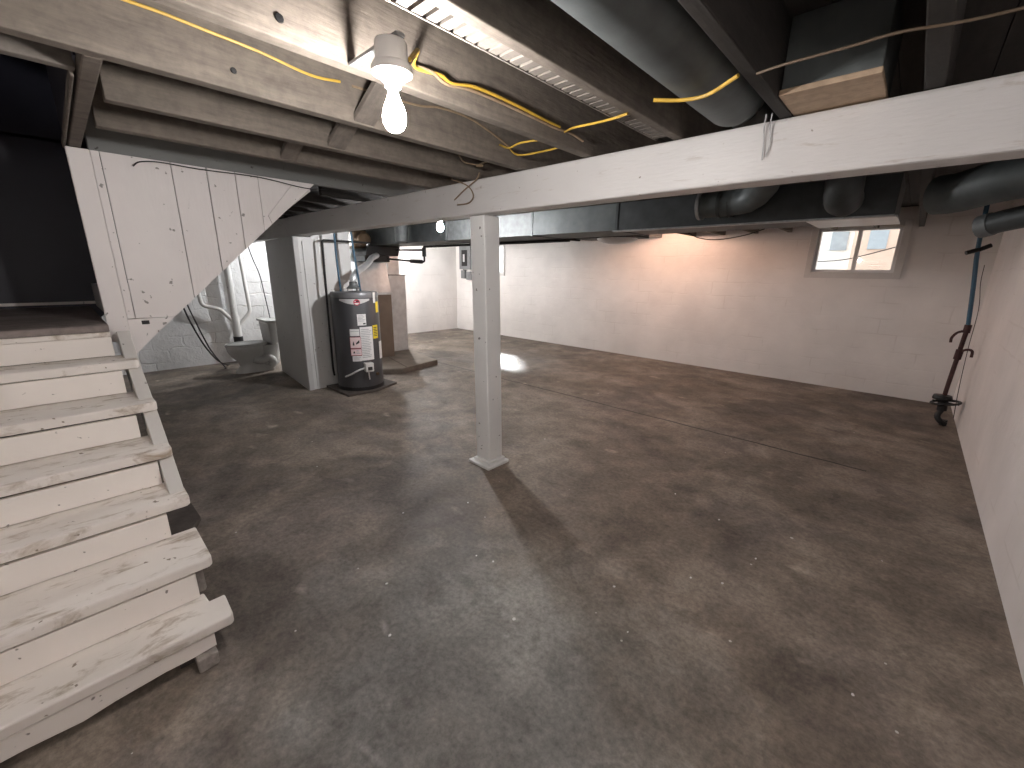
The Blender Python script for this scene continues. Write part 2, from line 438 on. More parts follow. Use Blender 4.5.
# ------------------------------------------------------------------ the setting
struct(MB().box(XL - 0.3, XR + 0.3, YN - 0.3, YF + 0.3, -0.15, 0).build('floor', 'floor'))
struct(MB().box(XR, XR + 0.25, YN - 0.25, YF + 0.25, 0, 2.6).build('wall_right', 'wallside'))
struct(MB().box(XL - 0.25, XR, YN - 0.25, YN, 0, 3.4).build('wall_near', 'wallside'))
# far wall with two window openings
W1 = (-1.075, -0.225, 1.545, 2.10)
W2 = (-7.93, -7.00, 1.44, 2.07)
mb = MB()
xs = [XL, W2[0], W2[1], W1[0], W1[1], XR]
mb.box(xs[0], xs[1], YF, YF + 0.25, 0, 2.6); mb.box(xs[2], xs[3], YF, YF + 0.25, 0, 2.6); mb.box(xs[4], xs[5], YF, YF + 0.25, 0, 2.6)
for W in (W1, W2):
    mb.box(W[0], W[1], YF, YF + 0.25, 0, W[2]); mb.box(W[0], W[1], YF, YF + 0.25, W[3], 2.6)
struct(mb.build('wall_far', 'wall'))
struct(MB().box(XL - 0.25, XL, 3.6, YF + 0.25, 0, 2.6).build('wall_left', 'wall'))
struct(MB().box(XL - 0.25, XB, YN - 0.25, 3.6, 0, 2.6).build('wall_alcove', 'wallbath'))
# ceiling of dark boards, open over the stairs
mb = MB()
def boards(x0, x1, y0, y1):
    x = x0
    while x < x1 - 1e-6:
        e = min(x + 0.14, x1); mb.box(x, e - 0.004, y0, y1, ZC, ZC + 0.03); x = e
SX0, SX1, SY = -4.68, -2.03, 0.16
boards(XL, SX0, YN, YF); boards(SX1, XR, YN, YF); boards(SX0, SX1, 1.55, YF); boards(-3.28, SX1, SY, 1.55)
mb.box(XL, SX0, YN, YF, ZC + 0.03, ZC + 0.05); mb.box(SX1, XR, YN, YF, ZC + 0.03, ZC + 0.05)
mb.box(SX0, SX1, 1.55, YF, ZC + 0.03, ZC + 0.05); mb.box(-3.28, SX1, SY, 1.55, ZC + 0.03, ZC + 0.05)
struct(mb.build('ceiling', 'ceil'))
# dark stairwell above the landing
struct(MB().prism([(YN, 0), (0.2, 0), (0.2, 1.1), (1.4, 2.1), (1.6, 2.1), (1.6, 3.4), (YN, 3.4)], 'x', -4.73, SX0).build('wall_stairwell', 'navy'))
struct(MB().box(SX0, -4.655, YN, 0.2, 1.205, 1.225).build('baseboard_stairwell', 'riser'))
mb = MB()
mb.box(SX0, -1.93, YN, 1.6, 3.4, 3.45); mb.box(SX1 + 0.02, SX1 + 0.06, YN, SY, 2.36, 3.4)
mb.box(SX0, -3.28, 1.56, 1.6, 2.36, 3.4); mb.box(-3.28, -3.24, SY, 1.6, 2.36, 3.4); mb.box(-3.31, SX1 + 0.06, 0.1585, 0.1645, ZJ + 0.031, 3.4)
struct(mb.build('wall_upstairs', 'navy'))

# windows
def window(idx, W, mull, casing):
    x0, x1, z0, z1 = W
    f = MB()
    t = 0.035
    f.box(x0, x0 + t, YF + 0.02, YF + 0.10, z0, z1).box(x1 - t, x1, YF + 0.02, YF + 0.10, z0, z1)
    f.box(x0 + t, x1 - t, YF + 0.02, YF + 0.10, z0, z0 + t).box(x0 + t, x1 - t, YF + 0.02, YF + 0.10, z1 - t, z1)
    root = struct(f.build('window_%d' % idx, 'vinyl'))
    g = MB(); g.box(x0 - casing, x0, YF - 0.02, YF + 0.02, z0 - casing, z1 + 0.06).box(x1, x1 + casing, YF - 0.02, YF + 0.02, z0 - casing, z1 + 0.06)
    g.box(x0, x1, YF - 0.02, YF + 0.02, z0 - casing, z0).box(x0, x1, YF - 0.02, YF + 0.02, z1, z1 + 0.06)
    g.build('casing', 'winframe', root, 0.004)
    g = MB(); xm = x0 + (x1 - x0) * mull
    g.box(xm - 0.022, xm + 0.022, YF + 0.03, YF + 0.085, z0 + t, z1 - t); g.build('sash_stile', 'vinyl', root, 0.003)
    MB().box(x0 + t, xm - 0.022, YF + 0.05, YF + 0.056, z0 + t, z1 - t).build('pane', 'glass', root)
    MB().box(xm + 0.022, x1 - t, YF + 0.065, YF + 0.071, z0 + t, z1 - t).build('pane', 'glass', root)
window(1, W1, 0.52, 0.075)
window(2, W2, 0.5, 0.05)

# outside, seen through the windows
struct(MB().box(-16, 6, YF + 0.3, 16, 1.05, 1.25).build('ground', 'ground'))
nh = thing('neighbor_house', (-0.6, 10.2, 1.25), 'brick house outside beyond the right basement window', 'house')
MB().box(-0.98, 2.6, 10.2, 10.5, 1.25, 4.5).build('wall', 'brick', nh)
MB().box(-0.76, -0.50, 10.17, 10.2, 1.97, 2.30).build('window', 'curtainwin', nh, 0.004)
uw = tag(MB().tube(smooth_pts([(-2.2, 9.3, 1.78), (-1.2, 9.2, 1.74), (-0.6, 9.15, 1.86), (0.5, 9.0, 2.25)]), 0.008, 6).build('utility_wire', 'blackrubber', None), 'dark wire crossing diagonally outside the right basement window', 'wire')
ns = thing('pale_house', (-3.2, 10.6, 1.25), 'white sided house beside the brick house outside the window', 'house')
mb = MB()
for i in range(32):
    z = 1.25 + i * 0.15
    mb.prism([(10.6, z), (10.6, z + 0.15), (10.63, z + 0.15), (10.63, z + 0.01), (10.58, z)], 'x', -6.6, -1.02)
mb.build('siding', 'siding', ns)
MB().box(-1.36, -1.10, 10.55, 10.6, 1.98, 2.45).build('window', 'curtainwin', ns, 0.004)

# ------------------------------------------------------------------ joists
JG = 'ceiling joists'
def joist(xc, y0, y1, label, mat='joist', w=0.05, z0=ZJ, tilt=0.0):
    mb = MB()
    mb.hexa([(xc - w / 2, y0, z0), (xc + w / 2, y0, z0), (xc + w / 2 + tilt, y1, z0), (xc - w / 2 + tilt, y1, z0)],
            [(xc - w / 2, y0, ZC - 0.003), (xc + w / 2, y0, ZC - 0.003), (xc + w / 2 + tilt, y1, ZC - 0.003), (xc - w / 2 + tilt, y1, ZC - 0.003)])
    o = mb.build('ceiling_joist', mat, None, 0.004)
    return tag(o, label, 'joist', JG)
E0, E1 = YN + 0.01, YF - 0.01
joist(-0.073, E0, E1, 'short visible joist at the right of the boxed duct, ending at the white beam', 'joistshade')
joist(-0.477, E0, E1, 'narrow joist between the big round duct and the boxed duct', 'joistshade', 0.042)
joist(-0.893, E0, E1, 'joist carrying the slatted lath strip, left of the big round duct', 'joist', 0.042)
jb = joist(-1.345, E0, E1, 'joist the bare bulb hangs beside, with its underside brightly lit', 'joist', 0.05, ZJ, -0.06)
ja = joist(-1.825, E0, E1, 'wide pale joist with the long yellow cable along its face', 'joist')
joist(-2.275, 0.24, E1, 'joist second behind the bulb, with a dark bored hole, framed into the stair header', 'joist')
joist(-2.715, 0.24, E1, 'tan joist just in front of the grey one above the white stair boarding', 'joist')
joist(-3.285, 0.24, E1, 'grey painted joist resting along the top of the white stair boarding', 'greytrim', 0.055)
for i, x in enumerate((-3.70, -4.11, -4.52)):
    joist(x, 1.62, E1, ('dark joist behind the tip of the white stair boarding, first past the stairwell', 'dark joist behind the stair boarding tip, second past the stairwell', 'dark joist behind the stair boarding tip, third past the stairwell')[i], 'joistshade')
for i, x in enumerate((-4.93, -5.34, -5.75, -6.16, -6.57, -6.98, -7.39)):
    joist(x, E0, E1, 'dark joist over the toilet alcove, number %s from the stairwell towards the alcove wall' % ('one', 'two', 'three', 'four', 'five', 'six', 'seven')[i], 'joistshade')
# bored holes: dark plugs of shadow modelled as short sleeves
def K(p, x=-1.316):
    k = x / p[0]
    return (x, p[1] * k, 1.5 + (p[2] - 1.5) * k)
def hole_plug(x, y, z, parent, r=0.014):
    MB().lathe([(r * 0.2, 0), (r, 0.001), (r * 0.9, 0.004), (r * 0.15, 0.0045)], (x, y, z), 10, 'x').build('bored_hole', 'black', parent)
hole_plug(-1.7985, 0.536, 2.134, ja, 0.010)
hole_plug(-1.3290, 0.52, 2.122, jb, 0.011)
# header of the stair opening (runs across the joists) and trimmers
tag(MB().box(-3.31, -1.85, 0.167, 0.213, ZJ, ZC - 0.003).build('stair_header', 'joist', None, 0.005), 'doubled header across the near joists beside the dark stairwell', 'framing timber')
tag(MB().box(-3.30, -2.06, 0.148, 0.158, ZJ - 0.004, ZJ + 0.03).build('opening_lining', 'joist', None, 0.004), 'thin board lining the edge of the dark stair opening, beside the header', 'board')
tag(MB().box(-2.06, -2.02, YN + 0.01, 0.162, ZJ + 0.01, ZC - 0.004).build('trimmer_board', 'lath', None, 0.004), 'pale trimmer board at the top edge of the dark stair opening', 'framing timber')
# blocking
def bridging(x0, x1, ya, yb, label):
    za, zb, t = ZJ + 0.006, ZC - 0.006, 0.03
    o = MB().hexa([(x0, ya, za), (x0 + 0.001, ya, za + t), (x0 + 0.001, yb, za + t), (x0, yb, za)],
                  [(x1 - 0.001, ya, zb - t), (x1, ya, zb), (x1, yb, zb), (x1 - 0.001, yb, zb - t)]).build('wood_bridging', 'block', None, 0.003)
    return tag(o, label, 'bridging strut', 'bridging struts between joists')
bridging(-1.799, -1.385, 0.955, 1.045, 'slanted wood bridging strut directly left of the bare bulb')
bridging(-2.249, -1.851, 1.045, 1.135, 'slanted wood bridging strut one bay left of the bulb')
bridging(-2.689, -2.301, 0.975, 1.06, 'slanted wood bridging strut above the white stair boarding')
# lath strip with cross slats
ls = thing('lath_strip', (-0.965, 0.0, ZJ), 'slatted lath strip nailed along the joist near the bulb', 'lath strip')
mb = MB().box(-0.990, -0.984, YN + 0.05, 2.0, ZJ + 0.008, ZJ + 0.022).box(-0.922, -0.916, YN + 0.05, 2.0, ZJ + 0.008, ZJ + 0.022); mb.build('side_rail', 'lath', ls)
MB().box(-0.990, -0.916, YN + 0.05, 2.0, ZJ + 0.022, ZJ + 0.027).build('backing', 'block', ls)
mb = MB(); y = YN + 0.1
while y < 1.98:
    mb.box(-0.984, -0.922, y, y + 0.030, ZJ + 0.010, ZJ + 0.021); y += 0.042
mb.build('cross_slats', 'lath', ls)

# ------------------------------------------------------------------ beam and post
mb = MB().box(-5.52, XR - 0.003, 2.0, 2.145, 1.862, ZJ - 0.002)
bm_ = tag(mb.build('main_beam', 'beam', None, 0.012), 'long white painted beam across the room under the joists', 'beam')
tag(MB().box(-7.85, -5.54, 2.02, 2.165, 1.852, ZJ - 0.003).build('alcove_beam', 'beam', None, 0.01), 'shorter beam continuing over the grey enclosure by the toilet', 'beam')
p = thing('support_post', (-2.25, 2.16, 0), 'white painted square wood post under the beam', 'post')
px, py, hw = -2.250, 2.158, 0.073
tx, ty = -2.262, 2.118
mb = MB().hexa([(px - hw, py - hw, 0.045), (px + hw, py - hw, 0.045), (px + hw, py + hw, 0.045), (px - hw, py + hw, 0.045)],
               [(tx - hw, ty - hw, 1.861), (tx + hw, ty - hw, 1.861), (tx + hw, ty + hw, 1.861), (tx - hw, ty + hw, 1.861)])
mb.build('shaft', 'post', p, 0.008)
MB().box(px - 0.118, px + 0.118, py - 0.125, py + 0.105, 0, 0.026).build('base_plate', 'post', p, 0.006)
MB().box(px - 0.088, px + 0.088, py - 0.092, py + 0.088, 0.026, 0.046).build('base_block', 'post', p, 0.004)

# ------------------------------------------------------------------ lower stairs
st = thing('basement_staircase', (-2.3, -0.25, 0), 'white painted wooden stairs rising at the left edge to a landing', 'stairs')
YS0 = YN + 0.01
TX = [-1.722, -1.907, -2.174, -2.383, -2.623, -2.900, -3.092]   # nosing X per tread, last is the landing
YE = [0.246, 0.238, 0.236, 0.232, 0.235, 0.226, 0.157]
RY = [0.176, 0.175, 0.148, 0.172, 0.150, 0.151, 0.150]
rise = 0.17
for k in range(6):
    z = rise * (k + 1); back = TX[k + 1] - 0.035
    if k == 0:   # front tread has a notch in its back corner
        poly = [(TX[k], YS0), (TX[k], YE[k] - 0.012), (TX[k] - 0.012, YE[k]), (TX[k] - 0.15, YE[k] + 0.004), (TX[k] - 0.15, YE[k] - 0.05), (back, YE[k] - 0.055), (back, YS0)]
    else:
        poly = [(TX[k], YS0), (TX[k], YE[k] - 0.015), (TX[k] - 0.015, YE[k]), (back, YE[k]), (back, YS0)]
    MB().prism(poly, 'z', z - 0.044, z).build('tread', 'tread', st, 0.007)
for k in range(7):
    zt = rise * (k + 1) - ((0.048, 0.052, 0.055, 0.056, 0.053, 0.049, 0.064)[k]); zb = rise * k + (0.004 if k else 0.05)
    x = TX[k] - 0.007
    if k == 0:
        yy = [YS0, -0.5, -0.33, -0.2, -0.12, 0.02, 0.1, RY[0]]
        zz = [0.045, 0.048, 0.050, 0.040, 0.052, 0.062, 0.060, 0.066]
        MB().prism([(RY[0], zt), (YS0, zt)] + list(zip(yy, zz)), 'x', x - 0.022, x).build('riser', 'riser', st, 0.002)
    else:
        MB().box(x - 0.022, x, YS0, RY[k], zb, zt).build('riser', 'riser', st, 0.002)
# landing platform of bare boards
mb = MB(); x = TX[6]
for wdt in (0.10, 0.14, 0.36, 0.36, 0.36, 0.27):
    mb.box(max(x - wdt + 0.004, -4.655), x, YS0, 0.151, 1.19 - 0.035, 1.19); x -= wdt
mb.build('landing', 'landing', st, 0.004, label='bare grey-brown wooden landing at the top')
MB().box(TX[6] - 0.05, TX[6] - 0.002, YS0, 0.15, 1.128, 1.153).build('landing_nosing', 'tread', st, 0.004)
# sawn stringer visible at the right of the risers
poly = [(TX[k] - 0.034, rise * (k + 1) - 0.041) for k in range(2, 7)]
poly += [(-3.18, 1.145), (-3.18, 0.95), (-2.25, 0.45), (TX[2] - 0.056, 0.45)]
MB().prism(poly, 'y', 0.178, 0.232).build('stringer', 'stringer', st, 0.003)
poly = [(TX[0] - 0.056, 0.001)]
for k in range(0, 7):
    x = TX[k] - 0.055
    poly += [(x, rise * k + 0.002 if k else 0.002), (x, rise * (k + 1) - 0.042)]
poly += [(-3.15, 1.14), (-3.15, 0.9), (-2.0, 0.001)]
MB().prism(poly[1:], 'y', 0.06, 0.10).build('stringer', 'darkwood', st)
MB().prism(poly[1:], 'y', -0.62, -0.58).build('stringer', 'darkwood', st)
# broken masonry pieces under the two lowest treads
MB().box(-1.93, -1.70, 0.105, 0.172, 0, 0.058).build('foot_block', 'cork', st, 0.006, rough=0.003)
MB().box(-2.02, -1.955, 0.06, 0.205, 0.17, 0.298).build('worn_end', 'cork', st, 0.01, rough=0.006)
tag(MB().prism([(-2.80, 0.17), (-2.72, 0.26), (-2.90, 0.345), (-3.12, 0.34), (-3.15, 0.2)], 'z', 0, 0.035).build('wood_offcut', 'darkwood', None, 0.004), 'dark flat wood offcut on the floor beneath the stair side', 'offcut')

# ------------------------------------------------------------------ upper flight with white side boarding
us = thing('upper_staircase', (-3.9, 0.5, 1.19), 'upper stair flight with white boarded side above the toilet alcove', 'stairs')
PX = -3.235
for k in range(5):
    y = 0.185 + k * 0.225
    z = 1.19 + k * 0.17
    MB().box(-4.655, PX - 0.045, y, y + 0.02, z + 0.001, z + 0.17).build('riser', 'stringer' if k == 0 else 'riser', us, 0.002)
    if k < 4: MB().box(-4.655, PX - 0.045, y + 0.02, y + 0.245, z + 0.14, z + 0.17).build('tread', 'tread', us, 0.003)
ZT = ZJ - 0.004
def ztop(y): return ZT
HY0, HZ0, HY1, HZ1 = 0.375, 1.125, 1.38, ZT
def hyp(y): return HZ0 + (y - HY0) * (HZ1 - HZ0) / (HY1 - HY0)
seams = [0.278, 0.571, 0.742, 0.892, 1.02]
edges = [0.242] + seams
def board(y0, y1, gap=0.0035):
    a, b = y0 + gap / 2, y1 - gap / 2
    za = hyp(a) if a > HY0 else 1.205; zb = hyp(b) if b > HY0 else 1.205
    pts = [(a, ZT), (a, max(za, 1.205) if a > HY0 else 1.205)]
    yk = HY0 + (1.205 - HZ0) * (HY1 - HY0) / (HZ1 - HZ0)
    if a < yk < b: pts.append((yk, 1.205))
    pts += [(b, max(zb, 1.205)), (b, ZT)]
    return pts
mb = MB()
mb.prism(board(0.242, 0.278), 'x', PX - 0.02, PX); mb.prism(board(0.278, 0.571), 'x', PX - 0.02, PX)
mb.prism(board(0.571, 0.742, 0.005), 'x', PX - 0.02, PX); mb.prism(board(0.742, 0.892, 0.006), 'x', PX - 0.02, PX)
mb.prism(board(0.892, 1.02), 'x', PX - 0.02, PX)
mb.prism([(1.0215, ZT), (1.0215, hyp(1.0215)), (HY1, HZ1)], 'x', PX - 0.02, PX)
mb.build('side_boarding', 'panel', us)
yk = HY0 + (1.201 - HZ0) * (HY1 - HY0) / (HZ1 - HZ0)
MB().prism([(0.243, 1.201), (yk, 1.201), (HY0, HZ0), (0.305, hyp(0.305)), (0.243, 0.995)], 'x', PX - 0.02, PX).build('bottom_board', 'panel', us)
MB().box(PX - 0.001, PX + 0.003, 0.30, 0.335, 1.168, 1.190).build('saw_notch', 'black', us)
MB().prism([(1.07, hyp(1.07) + 0.003), (1.335, ZT - 0.012), (1.235, ZT - 0.012), (1.05, hyp(1.05) + 0.072)], 'x', PX, PX + 0.012).build('edge_batten', 'panel', us, 0.002)
MB().prism([(0.153, ZT), (0.153, 1.085), (0.185, 1.075), (0.185, 1.02), (0.242, 1.0), (0.242, ZT)], 'x', PX - 0.03, PX + 0.012).build('corner_board', 'panel', us, 0.004)
mb = MB().hexa([(-4.66, 0.26, 1.12), (PX - 0.03, 0.26, 1.12), (PX - 0.03, HY1 - 0.02, ZJ - 0.05), (-4.66, HY1 - 0.02, ZJ - 0.05)],
               [(-4.66, 0.26, 1.14), (PX - 0.03, 0.26, 1.14), (PX - 0.03, HY1 - 0.02, ZJ - 0.03), (-4.66, HY1 - 0.02, ZJ - 0.03)])
mb.build('soffit', 'stringer', us)

# ------------------------------------------------------------------ enclosure by the heater
mb = MB().prism([(-5.336, 1.985), (-6.70, 2.12), (-6.70, 2.62), (-5.336, 2.645)], 'z', 0, 1.851)
mb.prism([(-5.336, 2.17), (-6.70, 2.20), (-6.70, 2.62), (-5.336, 2.645)], 'z', 1.851, 2.073)
enc = struct(mb.build('wall_enclosure', 'whitewall'))
mb = MB().prism([(-5.330, 1.975), (-6.712, 2.112), (-6.712, 2.10), (-5.330, 1.955)], 'z', 0, 1.850)
struct(mb.build('wall_enclosure_side', 'shadewall'))
struct(MB().box(-5.336, -5.316, 1.957, 2.015, 0, 1.850).build('trim_1', 'shadewall', None, 0.003))
struct(MB().box(-5.336, -5.325, 2.06, 2.075, 0, 1.80).build('trim_2', 'whitewall', None, 0.002))

# ------------------------------------------------------------------ light fittings
def bulb_mesh(c, s=1.0):
    x, y, z = c     # top of the bulb (where it enters the socket)
    prof = [(0.013, 0.0), (0.014, -0.02), (0.020, -0.038), (0.029, -0.058), (0.034, -0.078), (0.033, -0.096), (0.025, -0.112), (0.012, -0.121), (0.002, -0.123)]
    return MB().lathe([(r * s, h * s) for r, h in prof], c, 20)
def lamp(loc, label, bmat, s=1.0, hanger=None, r=1.0):
    x, y, z = loc   # z = underside of the socket
    t = thing('ceiling_light', (x, y, z), label, 'lamp', 'bare bulb lampholders')
    q = r
    MB().lathe([(0.050 * q, 0.125 * q), (0.052 * q, 0.12 * q), (0.052 * q, 0.062 * q), (0.050 * q, 0.060 * q)], loc, 24).build('junction_box', 'porcelain', t, smooth=True)
    MB().lathe([(0.060 * q, 0.062 * q), (0.066 * q, 0.052 * q), (0.064 * q, 0.036 * q), (0.040 * q, 0.022 * q), (0.028 * q, 0.010 * q), (0.026 * q, 0.0), (0.02 * q, 0.0)], loc, 28).build('lampholder', 'porcelain', t, smooth=True)
    bulb_mesh((x, y, z + 0.004), s).build('bulb', bmat, t, smooth=True)
    if hanger:
        MB().box(hanger[0], hanger[1], y - 0.012, y + 0.012, z + 0.125 * q, z + 0.125 * q + 0.008).build('bracket', 'steelbox', t)
    return t
lamp((-1.118, 0.713, 1.970), 'lit bare bulb in a porcelain lampholder between the near joists', 'bulb', 0.92, (-1.325, -1.07), 0.82)
lamp((-3.58, 2.745, 1.988), 'small far bare bulb shining below the beam, left of the post', 'bulbfar', 1.0)
lamp((-3.05, 6.05, 2.18), 'warm bulb over the far wall behind the duct', 'bulbwarm', 1.0)
lamp((-6.85, 3.05, 2.0), 'bulb behind the white enclosure lighting the toilet alcove', 'bulbbath', 1.0)
lamp((-7.58, 4.75, 2.15), 'cool bulb in the joists beyond the trunk duct near the far left corner', 'bulbback', 1.0)
lamp((0.22, -0.50, 2.02), 'added fill bulb above the near right corner behind the viewpoint', 'bulbfill', 1.0)  # unseen bulb added as fill for the stairs and near surfaces

# ------------------------------------------------------------------ cables
def cable(name, pts, r, mat, label, cat='cable', group=None, seg=8, k=5, fil=None):
    P = fillet(pts, fil) if fil else smooth_pts(pts, k)
    return tag(MB().tube(P, r, seg).build(name, mat, None, smooth=True), label, cat, group)
cable('yellow_cable', [(-1.792, -0.4, 2.235), (-1.792, 0.1, 2.232), (-1.79, 0.27, 2.228), (-1.79, 0.358, 2.228), (-1.79, 0.468, 2.222), (-1.79, 0.624, 2.213), (-1.79, 0.789, 2.194), (-1.79, 0.905, 2.205)], 0.0048, 'gold', 'yellow cable stapled along the pale joist at upper left')
cable('yellow_cable', [(-1.135, 0.775, 2.045), (-1.22, 0.86, 2.12), K((-1.36, 0.945, 2.161)), K((-1.36, 1.026, 2.162)), K((-1.36, 1.087, 2.143)), K((-1.36, 1.2, 2.156)), K((-1.36, 1.361, 2.157)), K((-1.36, 1.546, 2.152)), K((-1.36, 1.724, 2.146)), K((-1.36, 1.843, 2.151)), K((-1.36, 1.956, 2.139))], 0.0055, 'oldcable', 'tan cable running from the bulb box along the lit joist')
cable('yellow_cable', [(-1.125, 0.775, 2.055), (-1.22, 0.87, 2.135), K((-1.36, 0.956, 2.156)), K((-1.36, 1.061, 2.163)), K((-1.36, 1.114, 2.151)), K((-1.36, 1.226, 2.172)), K((-1.36, 1.419, 2.172)), K((-1.36, 1.649, 2.161)), K((-1.36, 1.762, 2.158))], 0.006, 'gold', 'bright yellow cable running from the bulb box above the tan one')
cable('yellow_cable', [(-1.318, 1.745, 2.125), (-1.185, 1.625, 2.09), (-1.05, 1.595, 2.076), (-0.97, 1.58, 2.070), (-0.90, 1.572, 2.071)], 0.0048, 'gold', 'yellow cable crossing from the lit joist to the lath strip')
cable('yellow_cable', [(-1.79, 0.955, 2.205), (-1.788, 1.251, 2.214), (-1.788, 1.391, 2.237), (-1.788, 1.565, 2.237), (-1.788, 1.717, 2.207), (-1.788, 1.864, 2.165)], 0.0045, 'oldcable', 'thin cable on the pale joist right of the bulb')
cable('yellow_cable', [(-1.80, 1.80, 2.165), (-1.627, 1.694, 2.1), (-1.527, 1.667, 2.1), (-1.395, 1.696, 2.1)], 0.0048, 'gold', 'yellow cable loop crossing the bay near the beam')
cable('yellow_cable', [(-1.80, 1.87, 2.165), (-1.681, 1.821, 2.1), (-1.554, 1.851, 2.1), (-1.39, 1.847, 2.1)], 0.0048, 'gold', 'lower yellow cable crossing the same bay, closest to the beam')
cable('yellow_cable', [(-0.762, 1.495, 2.064), (-0.68, 1.535, 2.056), (-0.60, 1.54, 2.054), (-0.50, 1.50, 2.070)], 0.006, 'gold', 'yellow cable looping under the big round duct')
cable('brown_cable', [(-0.456, 1.52, 2.069), (-0.376, 1.50, 2.066), (-0.24, 1.50, 2.066), (-0.145, 1.50, 2.068), (-0.04, 1.535, 2.068), (0.06, 1.55, 2.068), (0.3, 1.56, 2.07)], 0.0036, 'browncable', 'dull brown cable crossing in front of the boxed duct at upper right')
cable('loose_wire', [(-2.45, 1.985, 2.10), (-2.284, 1.984, 2.04), (-2.216, 1.975, 1.972), (-2.266, 1.978, 1.933), (-2.391, 1.984, 1.932)], 0.004, 'oldcable', 'loose looped wire on the white beam just left of the post')
cable('loose_wire', [(-2.15, 1.97, 2.10), (-2.186, 1.975, 2.064), (-2.315, 1.985, 2.019), (-2.422, 1.985, 1.967)], 0.004, 'oldcable', 'loose straight wire crossing the looped one on the beam')
cable('loose_wire', [(-2.12, 1.78, 2.16), (-2.16, 1.86, 2.14), (-2.0, 1.86, 2.10), (-2.1, 1.90, 2.12), (-1.9, 1.88, 2.13)], 0.0045, 'oldcable', 'tangle of tan wire in the joist bay above the beam', k=4)
cable('loose_wire', [(-0.535, 1.97, 2.09), (-0.54, 1.985, 2.05), (-0.535, 1.99, 2.0), (-0.531, 1.99, 1.935)], 0.0025, 'inkgrey', 'thin grey wire hanging down the beam under the round duct')
cable('loose_wire', [(-0.515, 1.97, 2.09), (-0.52, 1.985, 2.045), (-0.512, 1.99, 1.99), (-0.522, 1.99, 1.945)], 0.0025, 'inkgrey', 'second thin grey wire hanging beside the first on the beam')
cable('black_cable', [(-3.2, 0.40, 2.018), (-3.215, 0.434, 2.046), (-3.218, 0.521, 2.060), (-3.218, 0.704, 2.055), (-3.218, 1.024, 2.060), (-3.215, 1.30, 2.035), (-3.3, 1.5, 2.06)], 0.003, 'blackrubber', 'dark cable along the top of the white stair boarding')
cable('black_cable', [(-4.55, 0.66, 1.40), (-4.52, 0.713, 1.137), (-4.55, 0.749, 1.007), (-4.8, 0.86, 0.77), (-5.6, 1.10, 0.47), (-6.6, 1.38, 0.22), (-7.3, 1.55, 0.07), (-7.7, 1.66, 0.012)], 0.007, 'blackrubber', 'black cable hanging from the stair side down behind the toilet')
cable('black_cable', [(-4.55, 0.70, 1.40), (-4.56, 0.745, 1.18), (-4.6, 0.80, 0.98), (-4.95, 0.93, 0.70), (-5.8, 1.18, 0.38), (-6.8, 1.42, 0.13), (-7.4, 1.52, 0.012), (-7.75, 1.6, 0.012)], 0.006, 'blackrubber', 'second black cable beside the first, sagging lower')
cable('black_cable', [(-6.78, 1.86, 2.05), (-6.80, 1.93, 1.662), (-6.80, 2.0, 1.40), (-6.80, 2.03, 1.11), (-6.80, 2.06, 0.78)], 0.007, 'blackrubber', 'black cable curving down to the toilet tank along the grey wall')

# ------------------------------------------------------------------ ducts
# big round duct in the joist bay, over the beam and down to the trunk
rd = thing('round_duct', (-0.675, 1.2, 2.17), 'large round grey duct running between the joists at the top', 'duct')
MB().tube([(-0.655, YN + 0.02, 2.186), (-0.655, 0.75, 2.186)], 0.119, 32).build('duct_section', 'ductgrey', rd, smooth=True)
MB().tube([(-0.655, 0.74, 2.186), (-0.655, 1.96, 2.186)], 0.116, 32).build('duct_section', 'ductgrey', rd, smooth=True)
MB().tube([(-0.655, 0.735, 2.186), (-0.655, 0.755, 2.186)], 0.121, 32).build('joint_band', 'tape', rd, smooth=True)
MB().tube([(-0.655, 1.96, 2.186), (-0.655, 2.0, 2.186), (-0.655, 2.04, 2.186)], 0.116, 32, radii=[0.116, 0.108, 0.088]).build('reducer', 'ductgrey', rd, smooth=True)
# boxed riser duct with pine bottom board
bd = thing('boxed_duct', (-0.34, 1.97, 2.08), 'boxed grey duct with a bare pine bottom resting beside the beam', 'duct')
MB().box(-0.452, -0.190, 1.785, 2.13, 2.098, ZC - 0.004).build('duct_box', 'ductgrey', bd, 0.004)
MB().box(-0.455, -0.188, 1.775, 2.125, 2.079, 2.097).build('bottom_board', 'tan', bd, 0.003, label='pale pine board with knots')
# trunk duct
td = thing('trunk_duct', (-3.0, 3.65, 1.85), 'long rectangular sheet-metal trunk duct behind the beam', 'duct')
T0, T1, TZ0, TZ1 = 3.40, 3.93, 1.85, 2.072
def trunk(x0, x1, mat, g=0.004):
    MB().box(x0 + g, x1 - g, T0, T1, TZ0, TZ1).build('duct_section', mat, td, 0.004)
trunk(-6.30, -4.35, 'ductdark'); trunk(-4.35, -2.93, 'galv'); trunk(-2.93, -1.97, 'ductgrey'); trunk(-1.97, -0.16, 'ductdark')  # right-hand sections coloured darker for the lack of light there
for x in (-4.35, -2.93, -1.97):
    MB().box(x - 0.012, x + 0.012, T0 - 0.006, T1 + 0.006, TZ0 - 0.006, TZ1).build('drive_cleat', 'ductdark', td)
MB().box(-2.0, -0.16, T0 - 0.012, T0 + 0.03, TZ0 - 0.012, TZ0).build('bottom_flange', 'tape', td, 0.002)
MB().box(-0.60, -0.15, T0 + 0.03, T1, TZ0 - 0.012, TZ0 - 0.001).build('underside_glint', 'galvbright', td, 0.002, label='duct underside coloured bright where it reflects the window')  # bright colour stands for window light reflected on the duct underside
